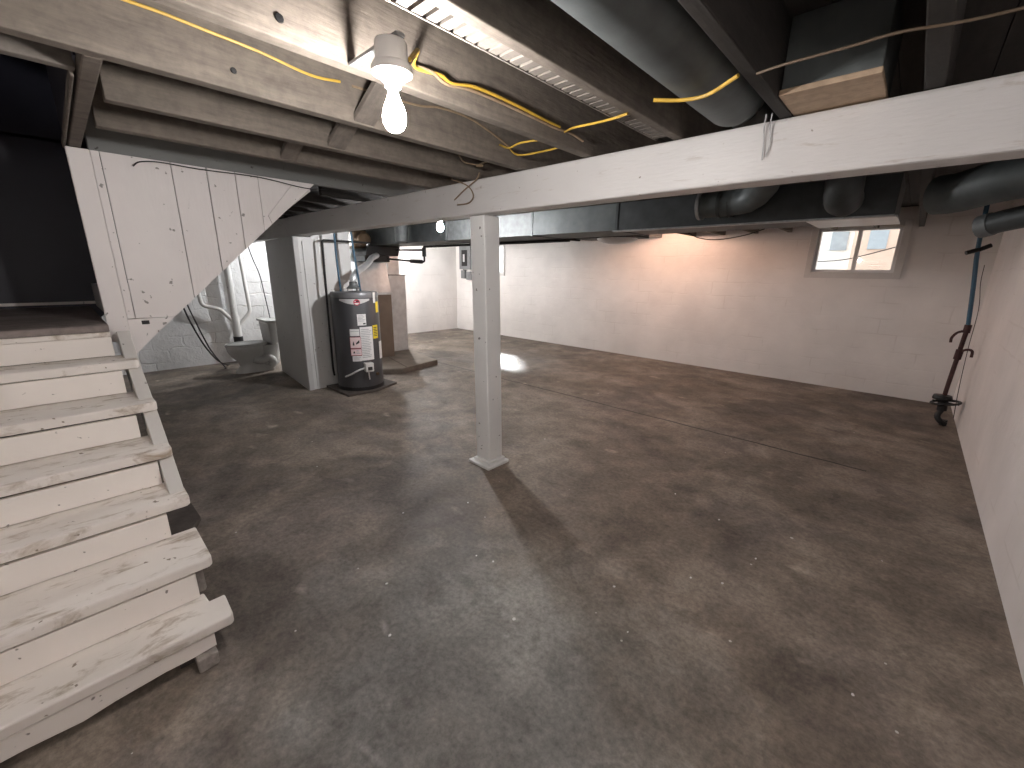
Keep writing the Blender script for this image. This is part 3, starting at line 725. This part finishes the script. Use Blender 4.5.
# round takeoff below the trunk with a pale shade-like cap
bt = thing('register_boot', (-2.45, 4.15, 1.80), 'black duct boot with a pale round cap under the trunk duct', 'duct boot')
MB().box(-2.80, -2.10, 3.98, 4.30, 1.845, 1.90).build('boot_box', 'black', bt, 0.004)
MB().lathe([(0.21, 0.0), (0.205, -0.012), (0.15, -0.04), (0.07, -0.055), (0.01, -0.058)], (-2.38, 4.14, 1.845), 28).build('round_cap', 'galvbright', bt, smooth=True)
# takeoff elbow feeding the big round duct
te = thing('takeoff_elbow', (-1.0, 3.25, 1.98), 'grey adjustable duct elbow leaving the trunk under the beam', 'duct elbow')
P = [(-1.23, 3.30, 1.975), (-1.15, 3.30, 1.975), (-1.07, 3.30, 1.975), (-0.99, 3.29, 1.978)]
MB().tube(P, 0.085, 24).build('collar', 'ductgrey', te, smooth=True)
MB().tube([(-1.245, 3.30, 1.975), (-1.222, 3.30, 1.975)], 0.098, 24).build('flange', 'tape', te, smooth=True)
for x in (-1.10, -1.03):
    MB().tube([(x - 0.008, 3.30, 1.972), (x + 0.008, 3.30, 1.972)], 0.09, 24).build('crimp_ring', 'ductdark', te, smooth=True)
P = [(-0.99, 3.29, 1.978), (-0.92, 3.27, 1.983), (-0.86, 3.22, 2.005), (-0.80, 3.13, 2.04), (-0.76, 3.02, 2.08), (-0.72, 2.88, 2.13), (-0.67, 2.6, 2.175), (-0.655, 2.06, 2.186)]
MB().tube(P, 0.085, 24).build('bend', 'ductgrey', te, smooth=True)
tc = tag(MB().tube([(-0.40, 3.30, 1.935), (-0.40, 3.24, 1.93), (-0.40, 3.19, 1.955), (-0.40, 3.16, 2.02), (-0.40, 3.14, 2.12), (-0.39, 3.1, 2.29)], 0.092, 24).build('round_takeoff', 'ductdark', None, smooth=True), 'dark round duct takeoff above the right basement window', 'duct')
# large elbow at the right wall
le = thing('wall_elbow', (0.2, 3.2, 1.93), 'large grey round duct elbow in the upper right corner', 'duct elbow')
P = smooth_pts([(0.0, 3.33, 1.925), (0.08, 3.27, 1.925), (0.20, 3.15, 1.945), (0.33, 3.06, 1.955)], 5)
MB().tube(P, 0.098, 28).build('bend', 'ductgrey', le, smooth=True)
MB().tube([(0.325, 3.062, 1.955), (0.36, 3.04, 1.957)], 0.106, 28).build('flange', 'tape', le, smooth=True)
MB().tube([(0.355, 3.043, 1.957), (0.50, 2.95, 1.965)], 0.098, 28).build('collar', 'ductgrey', le, smooth=True)
lo = thing('lower_round_duct', (0.3, 3.3, 1.79), 'shorter round duct tucked under the large elbow by the right wall', 'duct')
MB().tube([(0.20, 3.44, 1.765), (0.27, 3.39, 1.785), (0.51, 3.22, 1.835)], 0.055, 24).build('duct_section', 'ductdark', lo, smooth=True)
MB().tube([(0.195, 3.443, 1.763), (0.235, 3.415, 1.775)], 0.059, 24).build('end_cap', 'galv', lo, smooth=True)
# hanging loop of dark wire under the trunk
cable('loose_wire', [(-1.55, 3.92, 1.846), (-1.45, 3.95, 1.80), (-1.3, 3.96, 1.785), (-1.1, 3.95, 1.81), (-0.95, 3.92, 1.85)], 0.004, 'blackrubber', 'dark wire loop drooping under the trunk duct, above the far wall')
MBs = MB().tube([(-4.28, 3.38, 1.86), (-4.28, 3.38, 2.30)], 0.006, 8); tag(MBs.build('duct_hanger', 'galv', None), 'thin metal hanger rod on the trunk duct near the furnace', 'hanger')

# ------------------------------------------------------------------ furnace
fp = thing('furnace_pad', (-6.3, 3.6, 0), 'low concrete furnace pad with a cracked top', 'pad')
MB().prism([(-5.47, 4.06), (-5.30, 3.28), (-5.5, 3.0), (-7.25, 3.0), (-7.25, 4.32), (-6.9, 4.30)], 'z', 0, 0.072).build('pad_edge', 'padside', fp, 0.006)
MB().prism([(-5.48, 4.05), (-5.34, 3.40), (-6.60, 3.69), (-6.85, 4.28)], 'z', 0.0715, 0.08).build('pad_top', 'pad', fp, 0.003)
MB().prism([(-5.335, 3.385), (-5.32, 3.29), (-5.52, 3.02), (-7.2, 3.02), (-7.2, 3.8), (-6.60, 3.675)], 'z', 0.0715, 0.08).build('pad_top', 'pad', fp, 0.003)
fu = thing('furnace', (-6.5, 3.5, 0.08), 'brown and galvanised furnace cabinet behind the water heater', 'furnace')
FX = -6.20
MB().box(-6.95, FX, 3.14, 3.72, 0.0805, 1.10).build('cabinet', 'brown', fu, 0.006, label='dark brown enamelled cabinet')
MB().box(-6.97, FX + 0.02, 3.12, 3.74, 1.10, 1.135).build('cabinet_top', 'galvbright', fu, 0.004)
mb = MB().hexa([(-6.95, 3.14, 1.135), (FX, 3.14, 1.135), (FX, 3.72, 1.135), (-6.95, 3.72, 1.135)],
               [(-6.90, 3.18, 1.60), (FX - 0.04, 3.18, 1.60), (FX - 0.04, 3.68, 1.603), (-6.90, 3.68, 1.603)])
mb.build('plenum', 'galvbright', fu, 0.004)
MB().box(-6.85, FX + 0.12, 3.24, 3.66, 1.605, 1.70).build('damper_box', 'black', fu, 0.01)
mb = MB().hexa([(-6.85, 3.33, 1.70), (FX + 0.15, 3.24, 1.70), (FX + 0.15, 3.80, 1.70), (-6.85, 3.84, 1.70)],
               [(-6.85, 3.40, 1.84), (FX + 0.15, 3.28, 1.845), (FX + 0.15, 3.84, 1.845), (-6.85, 3.84, 1.84)])
mb.build('transition', 'black', fu, 0.006)
MB().box(-6.75, FX + 0.05, 3.10, 3.34, 1.80, 2.05).build('vent_motor', 'brass', fu, 0.03, label='rusty brown round motor housing')
MB().lathe([(0.02, -0.01), (0.10, 0), (0.10, 0.14), (0.07, 0.17), (0.01, 0.175)], (FX + 0.05, 3.22, 1.92), 20, 'x').build('motor_cap', 'brass', fu, smooth=True)
ra = thing('return_duct', (-6.75, 4.2, 0), 'tall bright galvanised return-air duct right of the furnace', 'duct')
MB().box(-7.0, -6.55, 3.90, 4.22, 0.0805, 1.40).build('lower_section', 'galvbright', ra, 0.004)
MB().box(-6.99, -6.56, 3.895, 4.12, 1.405, 2.06).build('upper_section', 'galvbright', ra, 0.004)
MB().box(-7.01, -6.54, 3.893, 4.23, 1.395, 1.41).build('joint_band', 'galv', ra)
# gas line
gl = thing('gas_line', (-5.5, 3.9, 1.75), 'black iron gas pipe loop right of the furnace with union fittings', 'pipe')
MB().tube(fillet([(-6.06, 3.76, 1.79), (-5.50, 3.90, 1.785)], 0.03), 0.014, 10).build('upper_pipe', 'blackpipe', gl, smooth=True)
MB().tube(fillet([(-5.50, 3.90, 1.84), (-5.50, 3.90, 1.615), (-5.65, 3.89, 1.615), (-6.09, 3.62, 1.655)], 0.03), 0.014, 10).build('lower_pipe', 'blackpipe', gl, smooth=True)
MB().tube([(-5.50, 3.90, 1.82), (-5.50, 3.90, 1.69)], 0.030, 12).build('elbow_fitting', 'blackpipe', gl, smooth=True)
MB().tube([(-5.56, 3.895, 1.615), (-5.80, 3.86, 1.624)], 0.030, 12).build('union_fitting', 'blackpipe', gl, smooth=True)
MB().tube([(-5.50, 3.905, 1.832), (-2.85, 3.94, 1.832)], 0.016, 10).build('long_run', 'blackpipe', gl, smooth=True)
tag(MB().lathe([(0.085, 2.06), (0.085, 1.90), (0.08, 1.86), (0.05, 1.845), (0.01, 1.84)], (-5.13, 3.28, 0), 20).build('duct_stub', 'galv', None, smooth=True), 'short round metal duct stub hanging in front of the trunk near the furnace', 'duct')

# ------------------------------------------------------------------ water heater
HX, HY, HR, HB = -5.025, 2.50, 0.278, 0.03
wh = thing('water_heater', (HX, HY, 0), 'charcoal tank water heater with warning labels beside the white enclosure', 'water heater')
c = (HX, HY, 0)
MB().lathe([(HR - 0.012, HB), (HR, HB + 0.01), (HR, 1.17), (HR - 0.002, 1.175)], c, 48).build('tank', 'heater', wh, smooth=True)
MB().lathe([(HR + 0.003, 1.165), (HR + 0.005, 1.20), (HR - 0.008, 1.225), (0.05, 1.236), (0.02, 1.236)], c, 48).build('top_cap', 'heatertop', wh, smooth=True)
MB().lathe([(HR + 0.004, 0.03), (HR + 0.006, 0.05), (HR + 0.004, 0.075), (HR - 0.02, 0.076)], c, 48).build('base_ring', 'black', wh, smooth=True)
AF = math.atan2(-HY, -HX) - math.radians(4)                    # towards the viewer's side of the room
def patch(a0, a1, z0, z1, off, name, mat, parent, n=8, label=None, poly=None):
    """curved label on the tank: angles in degrees measured from the front, positive to the right"""
    mb = MB(); cols = []
    for i in range(n + 1):
        a = AF + math.radians(a0 + (a1 - a0) * i / n)
        zz0, zz1 = (z0, z1) if poly is None else poly(i / n)
        q = []
        for r in (HR + off - 0.0012, HR + off):
            for z in (zz0, zz1):
                q.append(mb.bm.verts.new((HX + r * math.cos(a), HY + r * math.sin(a), z)))
        cols.append(q)
    for A, B in zip(cols, cols[1:]):
        for i, j in ((0, 1), (1, 3), (3, 2), (2, 0)):
            mb.bm.faces.new((A[i], A[j], B[j], B[i]))
    for q in (cols[0], cols[-1]): mb.bm.faces.new((q[0], q[1], q[3], q[2]))
    return mb.build(name, mat, parent, label=label)
patch(-34, 40, 0, 0, 0.003, 'badge_band', 'silver', wh, 14, poly=lambda t: (1.135 - 0.045 * math.sin(PI * t), 1.152))
# round red emblem
em = MB()
ring = []
def emb(name, mat, off, pts):
    mb = MB(); A = []; B = []
    for u, v in pts:
        a = AF + math.radians(8) + u / HR
        A.append(mb.bm.verts.new((HX + (HR + off - 0.001) * math.cos(a), HY + (HR + off - 0.001) * math.sin(a), 1.115 + v)))
        B.append(mb.bm.verts.new((HX + (HR + off) * math.cos(a), HY + (HR + off) * math.sin(a), 1.115 + v)))
    mb.bm.faces.new(A[::-1]); mb.bm.faces.new(B)
    for i in range(len(pts)):
        j = (i + 1) % len(pts); mb.bm.faces.new((A[i], A[j], B[j], B[i]))
    return mb
e0 = emb('emblem', 'red', 0.006, [(0.036 * math.cos(t * PI / 12), 0.036 * math.sin(t * PI / 12)) for t in range(24)]).build('emblem', 'red', wh)
emb('e', 'white', 0.0072, [(0.028 * math.cos(t), 0.028 * math.sin(t)) for t in [PI * (1.08 + 0.84 * i / 8) for i in range(9)]]).build('emblem_wave', 'white', e0)
emb('e', 'ink', 0.0072, [(-0.006, 0.004), (0.022, 0.004), (0.026, 0.016), (0.008, 0.024), (-0.004, 0.014)]).build('emblem_mark', 'ink', e0)
emb('e', 'white', 0.0072, [(-0.024, 0.006), (-0.010, 0.006), (-0.012, 0.018), (-0.02, 0.016)]).build('emblem_mark', 'white', e0)
# paper labels
def lines(a0, a1, z0, z1, n, off, parent, mat='inkgrey', ragged=True):
    for i in range(n):
        z = z1 - (z1 - z0) * (i + 0.5) / n
        e = a1 - (random.uniform(0, 0.35) * (a1 - a0) if ragged else 0)
        patch(a0, e, z - (z1 - z0) / n * 0.22, z + (z1 - z0) / n * 0.22, off, 'print_line', mat, parent, 3)
l1 = patch(6, 27, 0.84, 0.975, 0.003, 'paper_label', 'white', wh); lines(8, 25, 0.885, 0.965, 5, 0.0042, l1); patch(19, 25, 0.853, 0.868, 0.0042, 'barcode', 'ink', l1, 2)
l2 = patch(-14, 9, 0.715, 0.80, 0.003, 'paper_label', 'inkgrey', wh)
patch(-13, 8, 0.775, 0.797, 0.0042, 'heading', 'white', l2); patch(-13, 8, 0.718, 0.768, 0.0042, 'text_block', 'white', l2)
l3 = patch(10, 42, 0.41, 0.82, 0.0031, 'paper_label', 'white', wh); lines(12, 40, 0.44, 0.80, 17, 0.0042, l3)
l3b = patch(-12, 10, 0.405, 0.47, 0.0031, 'paper_label', 'white', wh); lines(-10, 8, 0.415, 0.46, 3, 0.0042, l3b)
for z0, z1, k in ((0.565, 0.705, 0), (0.475, 0.56, 1)):
    w = patch(-15, 11, z0, z1, 0.0035, 'warning_label', 'redink', wh)
    wi = patch(-14.2, 10.2, z0 + 0.006, z1 - 0.006, 0.0045, 'label_field', 'pinkish', w)
    if k == 0:
        patch(-9, -5, 0.60, 0.64, 0.0055, 'flame_symbol', 'ink', wi, 2, poly=lambda t: (0.602, 0.655 - 0.035 * abs(t - 0.5) * 2))
        patch(-1, 7, 0.62, 0.65, 0.0055, 'hand_symbol', 'ink', wi, 3, poly=lambda t: (0.612 + 0.02 * t, 0.632 + 0.035 * t))
    else:
        patch(-9, -5, 0.50, 0.53, 0.0055, 'warning_symbol', 'ink', wi, 2, poly=lambda t: (0.505, 0.535 - 0.02 * abs(t - 0.5) * 2))
        lines(-2, 8, 0.495, 0.545, 3, 0.0055, wi)
yl = patch(44, 62, 0.665, 0.83, 0.0036, 'energy_label', 'yellow', wh); lines(46, 60, 0.69, 0.81, 6, 0.0047, yl, 'ink')
y2 = patch(60, 74, 0.98, 1.11, 0.0036, 'energy_label', 'yellow', wh)
patch(62, 78, 0.40, 0.62, 0.010, 'instruction_bag', 'white', wh)
patch(50, 58, 1.10, 1.225, 0.012, 'relief_valve_bracket', 'porcelain', wh)
# gas control
a = AF + math.radians(22); d = Vector((math.cos(a), math.sin(a), 0)); t_ = Vector((-d.y, d.x, 0))
o = Vector((HX, HY, 0)) + d * HR
def obox(mb, u0, u1, n0, n1, z0, z1):
    pts = []
    for z in (z0, z1):
        pts.append([o + t_ * u + d * n + Vector((0, 0, z)) for u, n in ((u0, n0), (u1, n0), (u1, n1), (u0, n1))])
    return mb.hexa([tuple(p) for p in pts[0]], [tuple(p) for p in pts[1]])
gc = obox(MB(), -0.045, 0.055, -0.01, 0.075, 0.275, 0.385).build('gas_control', 'porcelain', wh, 0.008)
obox(MB(), -0.02, 0.03, 0.075, 0.092, 0.30, 0.34).build('control_knob', 'ink', gc, 0.004)
MB().tube(smooth_pts([tuple(o + t_ * 0.0 + d * 0.03 + Vector((0, 0, 0.275))), tuple(o + d * 0.035 + Vector((0, 0, 0.23))), tuple(o + t_ * 0.01 + d * 0.02 + Vector((0, 0, 0.17)))]), 0.008, 8).build('burner_tube', 'silver', wh, smooth=True)
MB().tube(smooth_pts([tuple(o - t_ * 0.045 + d * 0.03 + Vector((0, 0, 0.32))), tuple(o - t_ * 0.12 + d * 0.02 + Vector((0, 0, 0.30))), tuple(o - t_ * 0.20 - d * 0.03 + Vector((0, 0, 0.25))), tuple(o - t_ * 0.25 - d * 0.08 + Vector((0, 0, 0.22)))]), 0.011, 8).build('gas_flex_pipe', 'silver', wh, smooth=True)
patch(-20, 12, 0.07, 0.24, 0.004, 'burner_door', 'heater', wh)
patch(14, 44, 0.07, 0.22, 0.004, 'burner_door', 'heater', wh)
MB().lathe([(0.012, 0.0), (0.02, 0.002), (0.02, 0.03), (0.012, 0.035)], (HX + (HR - 0.005) * math.cos(AF + 0.85), HY + (HR - 0.005) * math.sin(AF + 0.85), 0.22), 12, 'x').build('drain_valve', 'brass', wh, smooth=True)
# draft hood and flue
MB().lathe([(0.085, 1.262), (0.085, 1.268), (0.05, 1.30), (0.045, 1.34), (0.04, 1.345)], c, 20).build('draft_hood', 'galv', wh, smooth=True)
for k in range(3):
    b_ = 2 * PI * k / 3
    MB().tube([(HX + 0.07 * math.cos(b_), HY + 0.07 * math.sin(b_), 1.233), (HX + 0.07 * math.cos(b_), HY + 0.07 * math.sin(b_), 1.264)], 0.006, 6).build('hood_leg', 'galv', wh)
fl = tag(MB().tube(smooth_pts([(HX, HY, 1.352), (HX, HY + 0.005, 1.39), (HX - 0.06, HY + 0.09, 1.46), (HX - 0.30, HY + 0.36, 1.555), (HX - 0.58, HY + 0.59, 1.645), (HX - 0.85, HY + 0.82, 1.69)], 5), 0.040, 18).build('flue_pipe', 'galvbright', None, smooth=True), 'shiny metal flue pipe rising from the water heater top', 'pipe')
cable('water_pipe', [(HX - 0.055, HY - 0.14, 1.234), (HX - 0.06, HY - 0.15, 1.5), (HX - 0.07, HY - 0.15, 1.80), (HX - 0.08, HY - 0.14, 2.3)], 0.0125, 'blue', 'blue plastic water pipe at the left of the heater top', 'pipe', 'blue water pipes above the heater', 10)
cable('water_pipe', [(HX + 0.05, HY + 0.06, 1.234), (HX + 0.03, HY + 0.045, 1.5), (HX + 0.0, HY + 0.03, 1.80), (HX - 0.02, HY + 0.02, 2.3)], 0.0125, 'blue', 'blue plastic water pipe at the right of the heater top', 'pipe', 'blue water pipes above the heater', 10)
cable('gas_pipe', [(-6.02, 3.26, 1.82), (-5.35, 2.92, 1.82), (-5.20, 2.86, 1.82), (-5.20, 2.245, 1.82), (-5.20, 2.235, 1.30), (-5.20, 2.225, 0.25), (-5.12, 2.20, 0.20)], 0.0125, 'blackpipe', 'black iron gas pipe dropping beside the heater', 'pipe', None, 10, fil=0.03)
tag(MB().prism([(-5.33, 2.17), (-4.72, 2.17), (-4.70, 2.55), (-4.86, 2.92), (-5.33, 2.86)], 'z', 0, 0.029).build('heater_base', 'darkwood', None, 0.004), 'dark flat base board under the water heater', 'base board')

# ------------------------------------------------------------------ toilet
TXc, TY = -6.96, 1.99
to = thing('toilet', (TXc, TY - 0.1, 0), 'dusty white toilet seen from the side in the alcove', 'toilet')
def ell(cx, cy, rx, ry, z, n=28, sq=2.0, front=1.0):
    out = []
    for k in range(n):
        a = 2 * PI * k / n; ca, sa = math.cos(a), math.sin(a)
        x = math.copysign(abs(ca) ** (2 / sq), ca) * rx; y = math.copysign(abs(sa) ** (2 / sq), sa) * ry
        out.append((cx + x, cy + y, z))
    return out
B0 = TY - 0.22
MB().loft([ell(TXc, B0 + 0.05, 0.115, 0.26, 0.0, sq=2.6), ell(TXc, B0 + 0.05, 0.112, 0.255, 0.03, sq=2.6), ell(TXc, B0 + 0.05, 0.095, 0.20, 0.10), ell(TXc, B0 + 0.04, 0.10, 0.20, 0.16), ell(TXc, B0, 0.14, 0.23, 0.24), ell(TXc, B0 - 0.02, 0.175, 0.255, 0.32), ell(TXc, B0 - 0.02, 0.185, 0.265, 0.375), ell(TXc, B0 - 0.02, 0.18, 0.26, 0.39)]).build('bowl', 'toilet', to, smooth=True)
MB().loft([ell(TXc, TY + 0.02, 0.10, 0.15, 0.08), ell(TXc, TY + 0.02, 0.105, 0.16, 0.2), ell(TXc, TY + 0.02, 0.14, 0.15, 0.33, sq=3), ell(TXc, TY + 0.02, 0.16, 0.15, 0.39, sq=3.5)]).build('tank_shelf', 'toilet', to, smooth=True)
MB().tube(smooth_pts([(TXc + 0.09, B0 + 0.02, 0.20), (TXc + 0.115, B0 + 0.12, 0.17), (TXc + 0.11, B0 + 0.2, 0.20), (TXc + 0.10, B0 + 0.27, 0.13), (TXc + 0.09, B0 + 0.24, 0.06)]), 0.06, 14).build('trapway', 'toilet', to, smooth=True)
MB().loft([ell(TXc, B0 - 0.02, 0.19, 0.27, 0.391), ell(TXc, B0 - 0.02, 0.195, 0.275, 0.400), ell(TXc, B0 - 0.02, 0.19, 0.27, 0.412)]).build('seat', 'toilet', to, smooth=True)
MB().loft([ell(TXc, B0 - 0.015, 0.188, 0.268, 0.413), ell(TXc, B0 - 0.015, 0.19, 0.27, 0.424), ell(TXc, B0 - 0.015, 0.16, 0.24, 0.436)]).build('lid', 'toilet', to, smooth=True)
MB().hexa([(TXc - 0.19, TY + 0.03, 0.395), (TXc + 0.19, TY + 0.03, 0.395), (TXc + 0.19, TY + 0.17, 0.395), (TXc - 0.19, TY + 0.17, 0.395)],
          [(TXc - 0.215, TY + 0.01, 0.715), (TXc + 0.215, TY + 0.01, 0.715), (TXc + 0.215, TY + 0.19, 0.715), (TXc - 0.215, TY + 0.19, 0.715)]).build('tank', 'toilet', to, 0.02)
MB().box(TXc - 0.23, TXc + 0.23, TY - 0.01, TY + 0.20, 0.716, 0.752).build('tank_lid', 'toilet', to, 0.010)
MB().tube([(TXc - 0.15, TY + 0.005, 0.66), (TXc - 0.15, TY - 0.02, 0.66), (TXc - 0.09, TY - 0.025, 0.655)], 0.007, 8).build('flush_handle', 'silver', to, smooth=True)

# soil stack behind the toilet
ss = thing('soil_stack', (-7.75, 1.85, 0), 'white painted soil pipe with angled branches on the alcove wall', 'pipe')
MB().tube([(-7.75, 1.84, 2.05), (-7.75, 1.845, 0.60)], 0.048, 16).build('stack_pipe', 'pvc', ss, smooth=True)
MB().tube([(-7.75, 1.845, 0.75), (-7.75, 1.847, 0.425)], 0.062, 16).build('hub', 'pvc', ss, smooth=True)
MB().tube([(-7.75, 1.847, 0.425), (-7.75, 1.847, 0.30)], 0.066, 16).build('coupling', 'black', ss, smooth=True)
MB().tube([(-7.75, 1.847, 0.30), (-7.75, 1.847, 0.002)], 0.055, 16).build('floor_pipe', 'pvc', ss, smooth=True)
MB().tube(fillet([(-7.72, 2.02, 2.05), (-7.72, 2.06, 0.80), (-7.74, 1.88, 0.60)], 0.06), 0.028, 12).build('branch_pipe', 'pvc', ss, smooth=True)
MB().tube(fillet([(-7.74, 1.42, 1.15), (-7.74, 1.44, 0.93), (-7.74, 1.66, 0.87), (-7.75, 1.82, 0.66)], 0.06), 0.028, 12).build('branch_pipe', 'pvc', ss, smooth=True)

# ------------------------------------------------------------------ far wall panel
eb = thing('breaker_panel', (-8.25, YF, 1.7), 'grey electrical panel on the far wall left of the post', 'electrical panel')
MB().box(-8.46, -8.06, YF - 0.10, YF - 0.001, 1.52, 2.07).build('enclosure', 'steelbox', eb, 0.006)
MB().box(-8.36, -8.16, YF - 0.112, YF - 0.10, 1.60, 1.98).build('door', 'black', eb, 0.003)
MB().box(-8.30, -8.24, YF - 0.118, YF - 0.112, 1.70, 1.88).build('breaker_strip', 'silver', eb)
MB().box(-8.44, -8.30, YF - 0.07, YF - 0.001, 1.30, 1.50).build('outlet_box', 'steelbox', eb, 0.004)
MB().box(-8.24, -8.10, YF - 0.07, YF - 0.001, 1.27, 1.47).build('outlet_box', 'steelbox', eb, 0.004)
MB().tube([(-8.37, YF - 0.035, 1.50), (-8.37, YF - 0.035, 1.52)], 0.014, 8).build('conduit', 'steelbox', eb)

# ------------------------------------------------------------------ water main at the right
wm = thing('water_main', (0.49, 6.15, 0), 'blue and rust-red water supply pipe with valves in the right corner', 'pipe')
MB().tube(smooth_pts([(0.345, 6.1, 2.28), (0.355, 6.1, 2.07), (0.375, 6.11, 1.75), (0.42, 6.12, 1.40), (0.462, 6.12, 1.02)], 4), 0.018, 10).build('blue_pipe', 'blue', wm, smooth=True)
MB().tube(smooth_pts([(0.462, 6.12, 1.03), (0.455, 6.12, 0.80), (0.445, 6.11, 0.50), (0.440, 6.10, 0.30)], 4), 0.019, 10).build('iron_pipe', 'rust', wm, smooth=True)
MB().tube([(0.462, 6.12, 1.05), (0.461, 6.12, 0.97)], 0.028, 10).build('coupling', 'rust', wm, smooth=True)
MB().tube([(0.456, 6.12, 0.80), (0.452, 6.12, 0.70)], 0.030, 10).build('valve_body', 'rust', wm, smooth=True)
MB().tube(smooth_pts([(0.455, 6.12, 0.99), (0.40, 6.08, 0.97), (0.37, 6.06, 0.92), (0.37, 6.06, 0.87)], 4), 0.012, 8).build('valve_lever', 'rust', wm, smooth=True)
MB().tube(smooth_pts([(0.455, 6.12, 0.78), (0.50, 6.08, 0.81), (0.535, 6.07, 0.80), (0.54, 6.06, 0.74)], 4), 0.012, 8).build('valve_lever', 'rust', wm, smooth=True)
MB().tube([(0.440, 6.10, 0.32), (0.45, 6.10, 0.16)], 0.040, 14).build('meter_body', 'black', wm, smooth=True)
MB().lathe([(0.05, 0), (0.075, 0.006), (0.078, 0.02), (0.07, 0.05), (0.02, 0.055)], (0.43, 6.10, 0.27), 18).build('meter_head', 'black', wm, smooth=True)
ring = [(0.46 + 0.105 * math.cos(k * PI / 12), 6.06 + 0.105 * math.sin(k * PI / 12), 0.255 + 0.02 * math.cos(k * PI / 12)) for k in range(25)]
MB().tube(ring, 0.012, 8, cap=False).build('hand_wheel', 'black', wm, smooth=True)
MB().tube([(0.36, 6.06, 0.262), (0.56, 6.06, 0.25)], 0.008, 6).build('wheel_spoke', 'black', wm)
MB().tube(smooth_pts([(0.45, 6.10, 0.17), (0.43, 6.08, 0.10), (0.46, 6.07, 0.05), (0.50, 6.09, 0.02)], 4), 0.026, 10).build('lower_elbow', 'black', wm, smooth=True)
MB().tube([(0.49, 6.12, 0.0), (0.49, 6.12, 0.06)], 0.03, 10).build('floor_stub', 'black', wm, smooth=True)
MB().tube([(0.375, 6.10, 1.76), (0.30, 6.06, 1.73)], 0.020, 8).build('pipe_clamp', 'black', wm, smooth=True)
MB().tube([(0.375, 6.10, 1.755), (0.455, 6.12, 1.80)], 0.020, 8).build('pipe_clamp', 'black', wm, smooth=True)
cable('ground_wire', [(0.45, 6.13, 1.62), (0.46, 6.14, 1.45), (0.50, 6.15, 1.2), (0.51, 6.15, 0.8), (0.53, 6.15, 0.4), (0.55, 6.1, 0.1)], 0.0028, 'blackrubber', 'thin dark wire hanging beside the blue supply pipe')

# ------------------------------------------------------------------ paint chips on the floor
chips = [(-1.34, 0.70, 0.014), (-1.02, 1.13, 0.016), (-1.46, 1.30, 0.011), (-1.36, 1.33, 0.014), (-0.80, 1.62, 0.012), (-0.62, 1.42, 0.010), (-0.10, 1.10, 0.014), (-0.02, 1.22, 0.013),
         (0.20, 1.30, 0.016), (0.32, 1.46, 0.015), (0.34, 1.22, 0.012), (0.12, 1.75, 0.012), (-0.55, 1.95, 0.011), (-0.42, 2.02, 0.012), (-0.35, 2.35, 0.012), (-0.62, 2.6, 0.012), (-0.95, 2.72, 0.011), (-1.9, 1.62, 0.012), (-2.1, 1.25, 0.011), (-1.62, 0.85, 0.012)]
for x, y, r in chips:
    pts = []
    n = random.randint(5, 7); a0 = random.uniform(0, 6)
    for k in range(n):
        a = a0 + 2 * PI * k / n; q = r * random.uniform(0.35, 0.68)
        pts.append((x + q * math.cos(a) * 0.8, y + q * math.sin(a)))
    tag(MB().prism(pts, 'z', 0, 0.003).build('paint_chip', 'white', None), 'tiny pale paint chip lying on the bare concrete floor', 'paint chip', 'paint chips on the floor')

# ------------------------------------------------------------------ world, camera, view
w = bpy.data.worlds.new('World'); S.world = w; w.use_nodes = True
nt = w.node_tree; nt.nodes.clear()
wo = nt.nodes.new('ShaderNodeOutputWorld'); bg = nt.nodes.new('ShaderNodeBackground')
sky = nt.nodes.new('ShaderNodeTexSky'); sky.sky_type = 'HOSEK_WILKIE'; sky.turbidity = 6.0
sky.sun_direction = Vector((-0.3, -0.6, 0.55)).normalized()
mx = nt.nodes.new('ShaderNodeMix'); mx.data_type = 'RGBA'; mx.inputs[0].default_value = 0.65
mx.inputs[7].default_value = (1, 1, 1, 1)
nt.links.new(sky.outputs[0], mx.inputs[6]); nt.links.new(mx.outputs[2], bg.inputs[0])
bg.inputs[1].default_value = 1.05
nt.links.new(bg.outputs[0], wo.inputs[0])
sl = bpy.data.lights.new('sun', 'SUN'); sl.energy = 7.0; sl.angle = 0.10; sl.color = (0.97, 0.98, 1.0)
so = bpy.data.objects.new('sun', sl); C.objects.link(so); so.location = (-12, 12, 8)
so.rotation_euler = Vector((2.46, -2.13, -1.755)).to_track_quat('-Z', 'Y').to_euler()

Rm = ((0.7281899051905197, 0.6852222977437571, 0.014486705354212467),
      (-0.18955051762391106, 0.18103403915699262, 0.9650374489806143),
      (-0.6586425914149201, 0.7054764909912096, -0.2617114010374183))
F = 416.97122202857116
cd = bpy.data.cameras.new('camera'); cd.sensor_width = 36.0; cd.lens = F / 1024 * 36.0
cd.clip_start = 0.02; cd.clip_end = 100
cam = bpy.data.objects.new('camera', cd); C.objects.link(cam)
r_, u_, f_ = (Vector(v).normalized() for v in Rm)
mw = Matrix.Identity(4)
for i in range(3):
    mw[i][0] = r_[i]; mw[i][1] = u_[i]; mw[i][2] = -f_[i]
mw[0][3], mw[1][3], mw[2][3] = 0.0, 0.0, 1.5
cam.matrix_world = mw
S.camera = cam
S.view_settings.view_transform = 'Standard'; S.view_settings.look = 'None'
S.view_settings.gamma = 1.0; S.view_settings.exposure = 1.85; S.view_settings.use_curve_mapping = False
S.cycles.max_bounces = 10; S.cycles.diffuse_bounces = 6; S.cycles.sample_clamp_indirect = 8.0
S.cycles.caustics_reflective = False
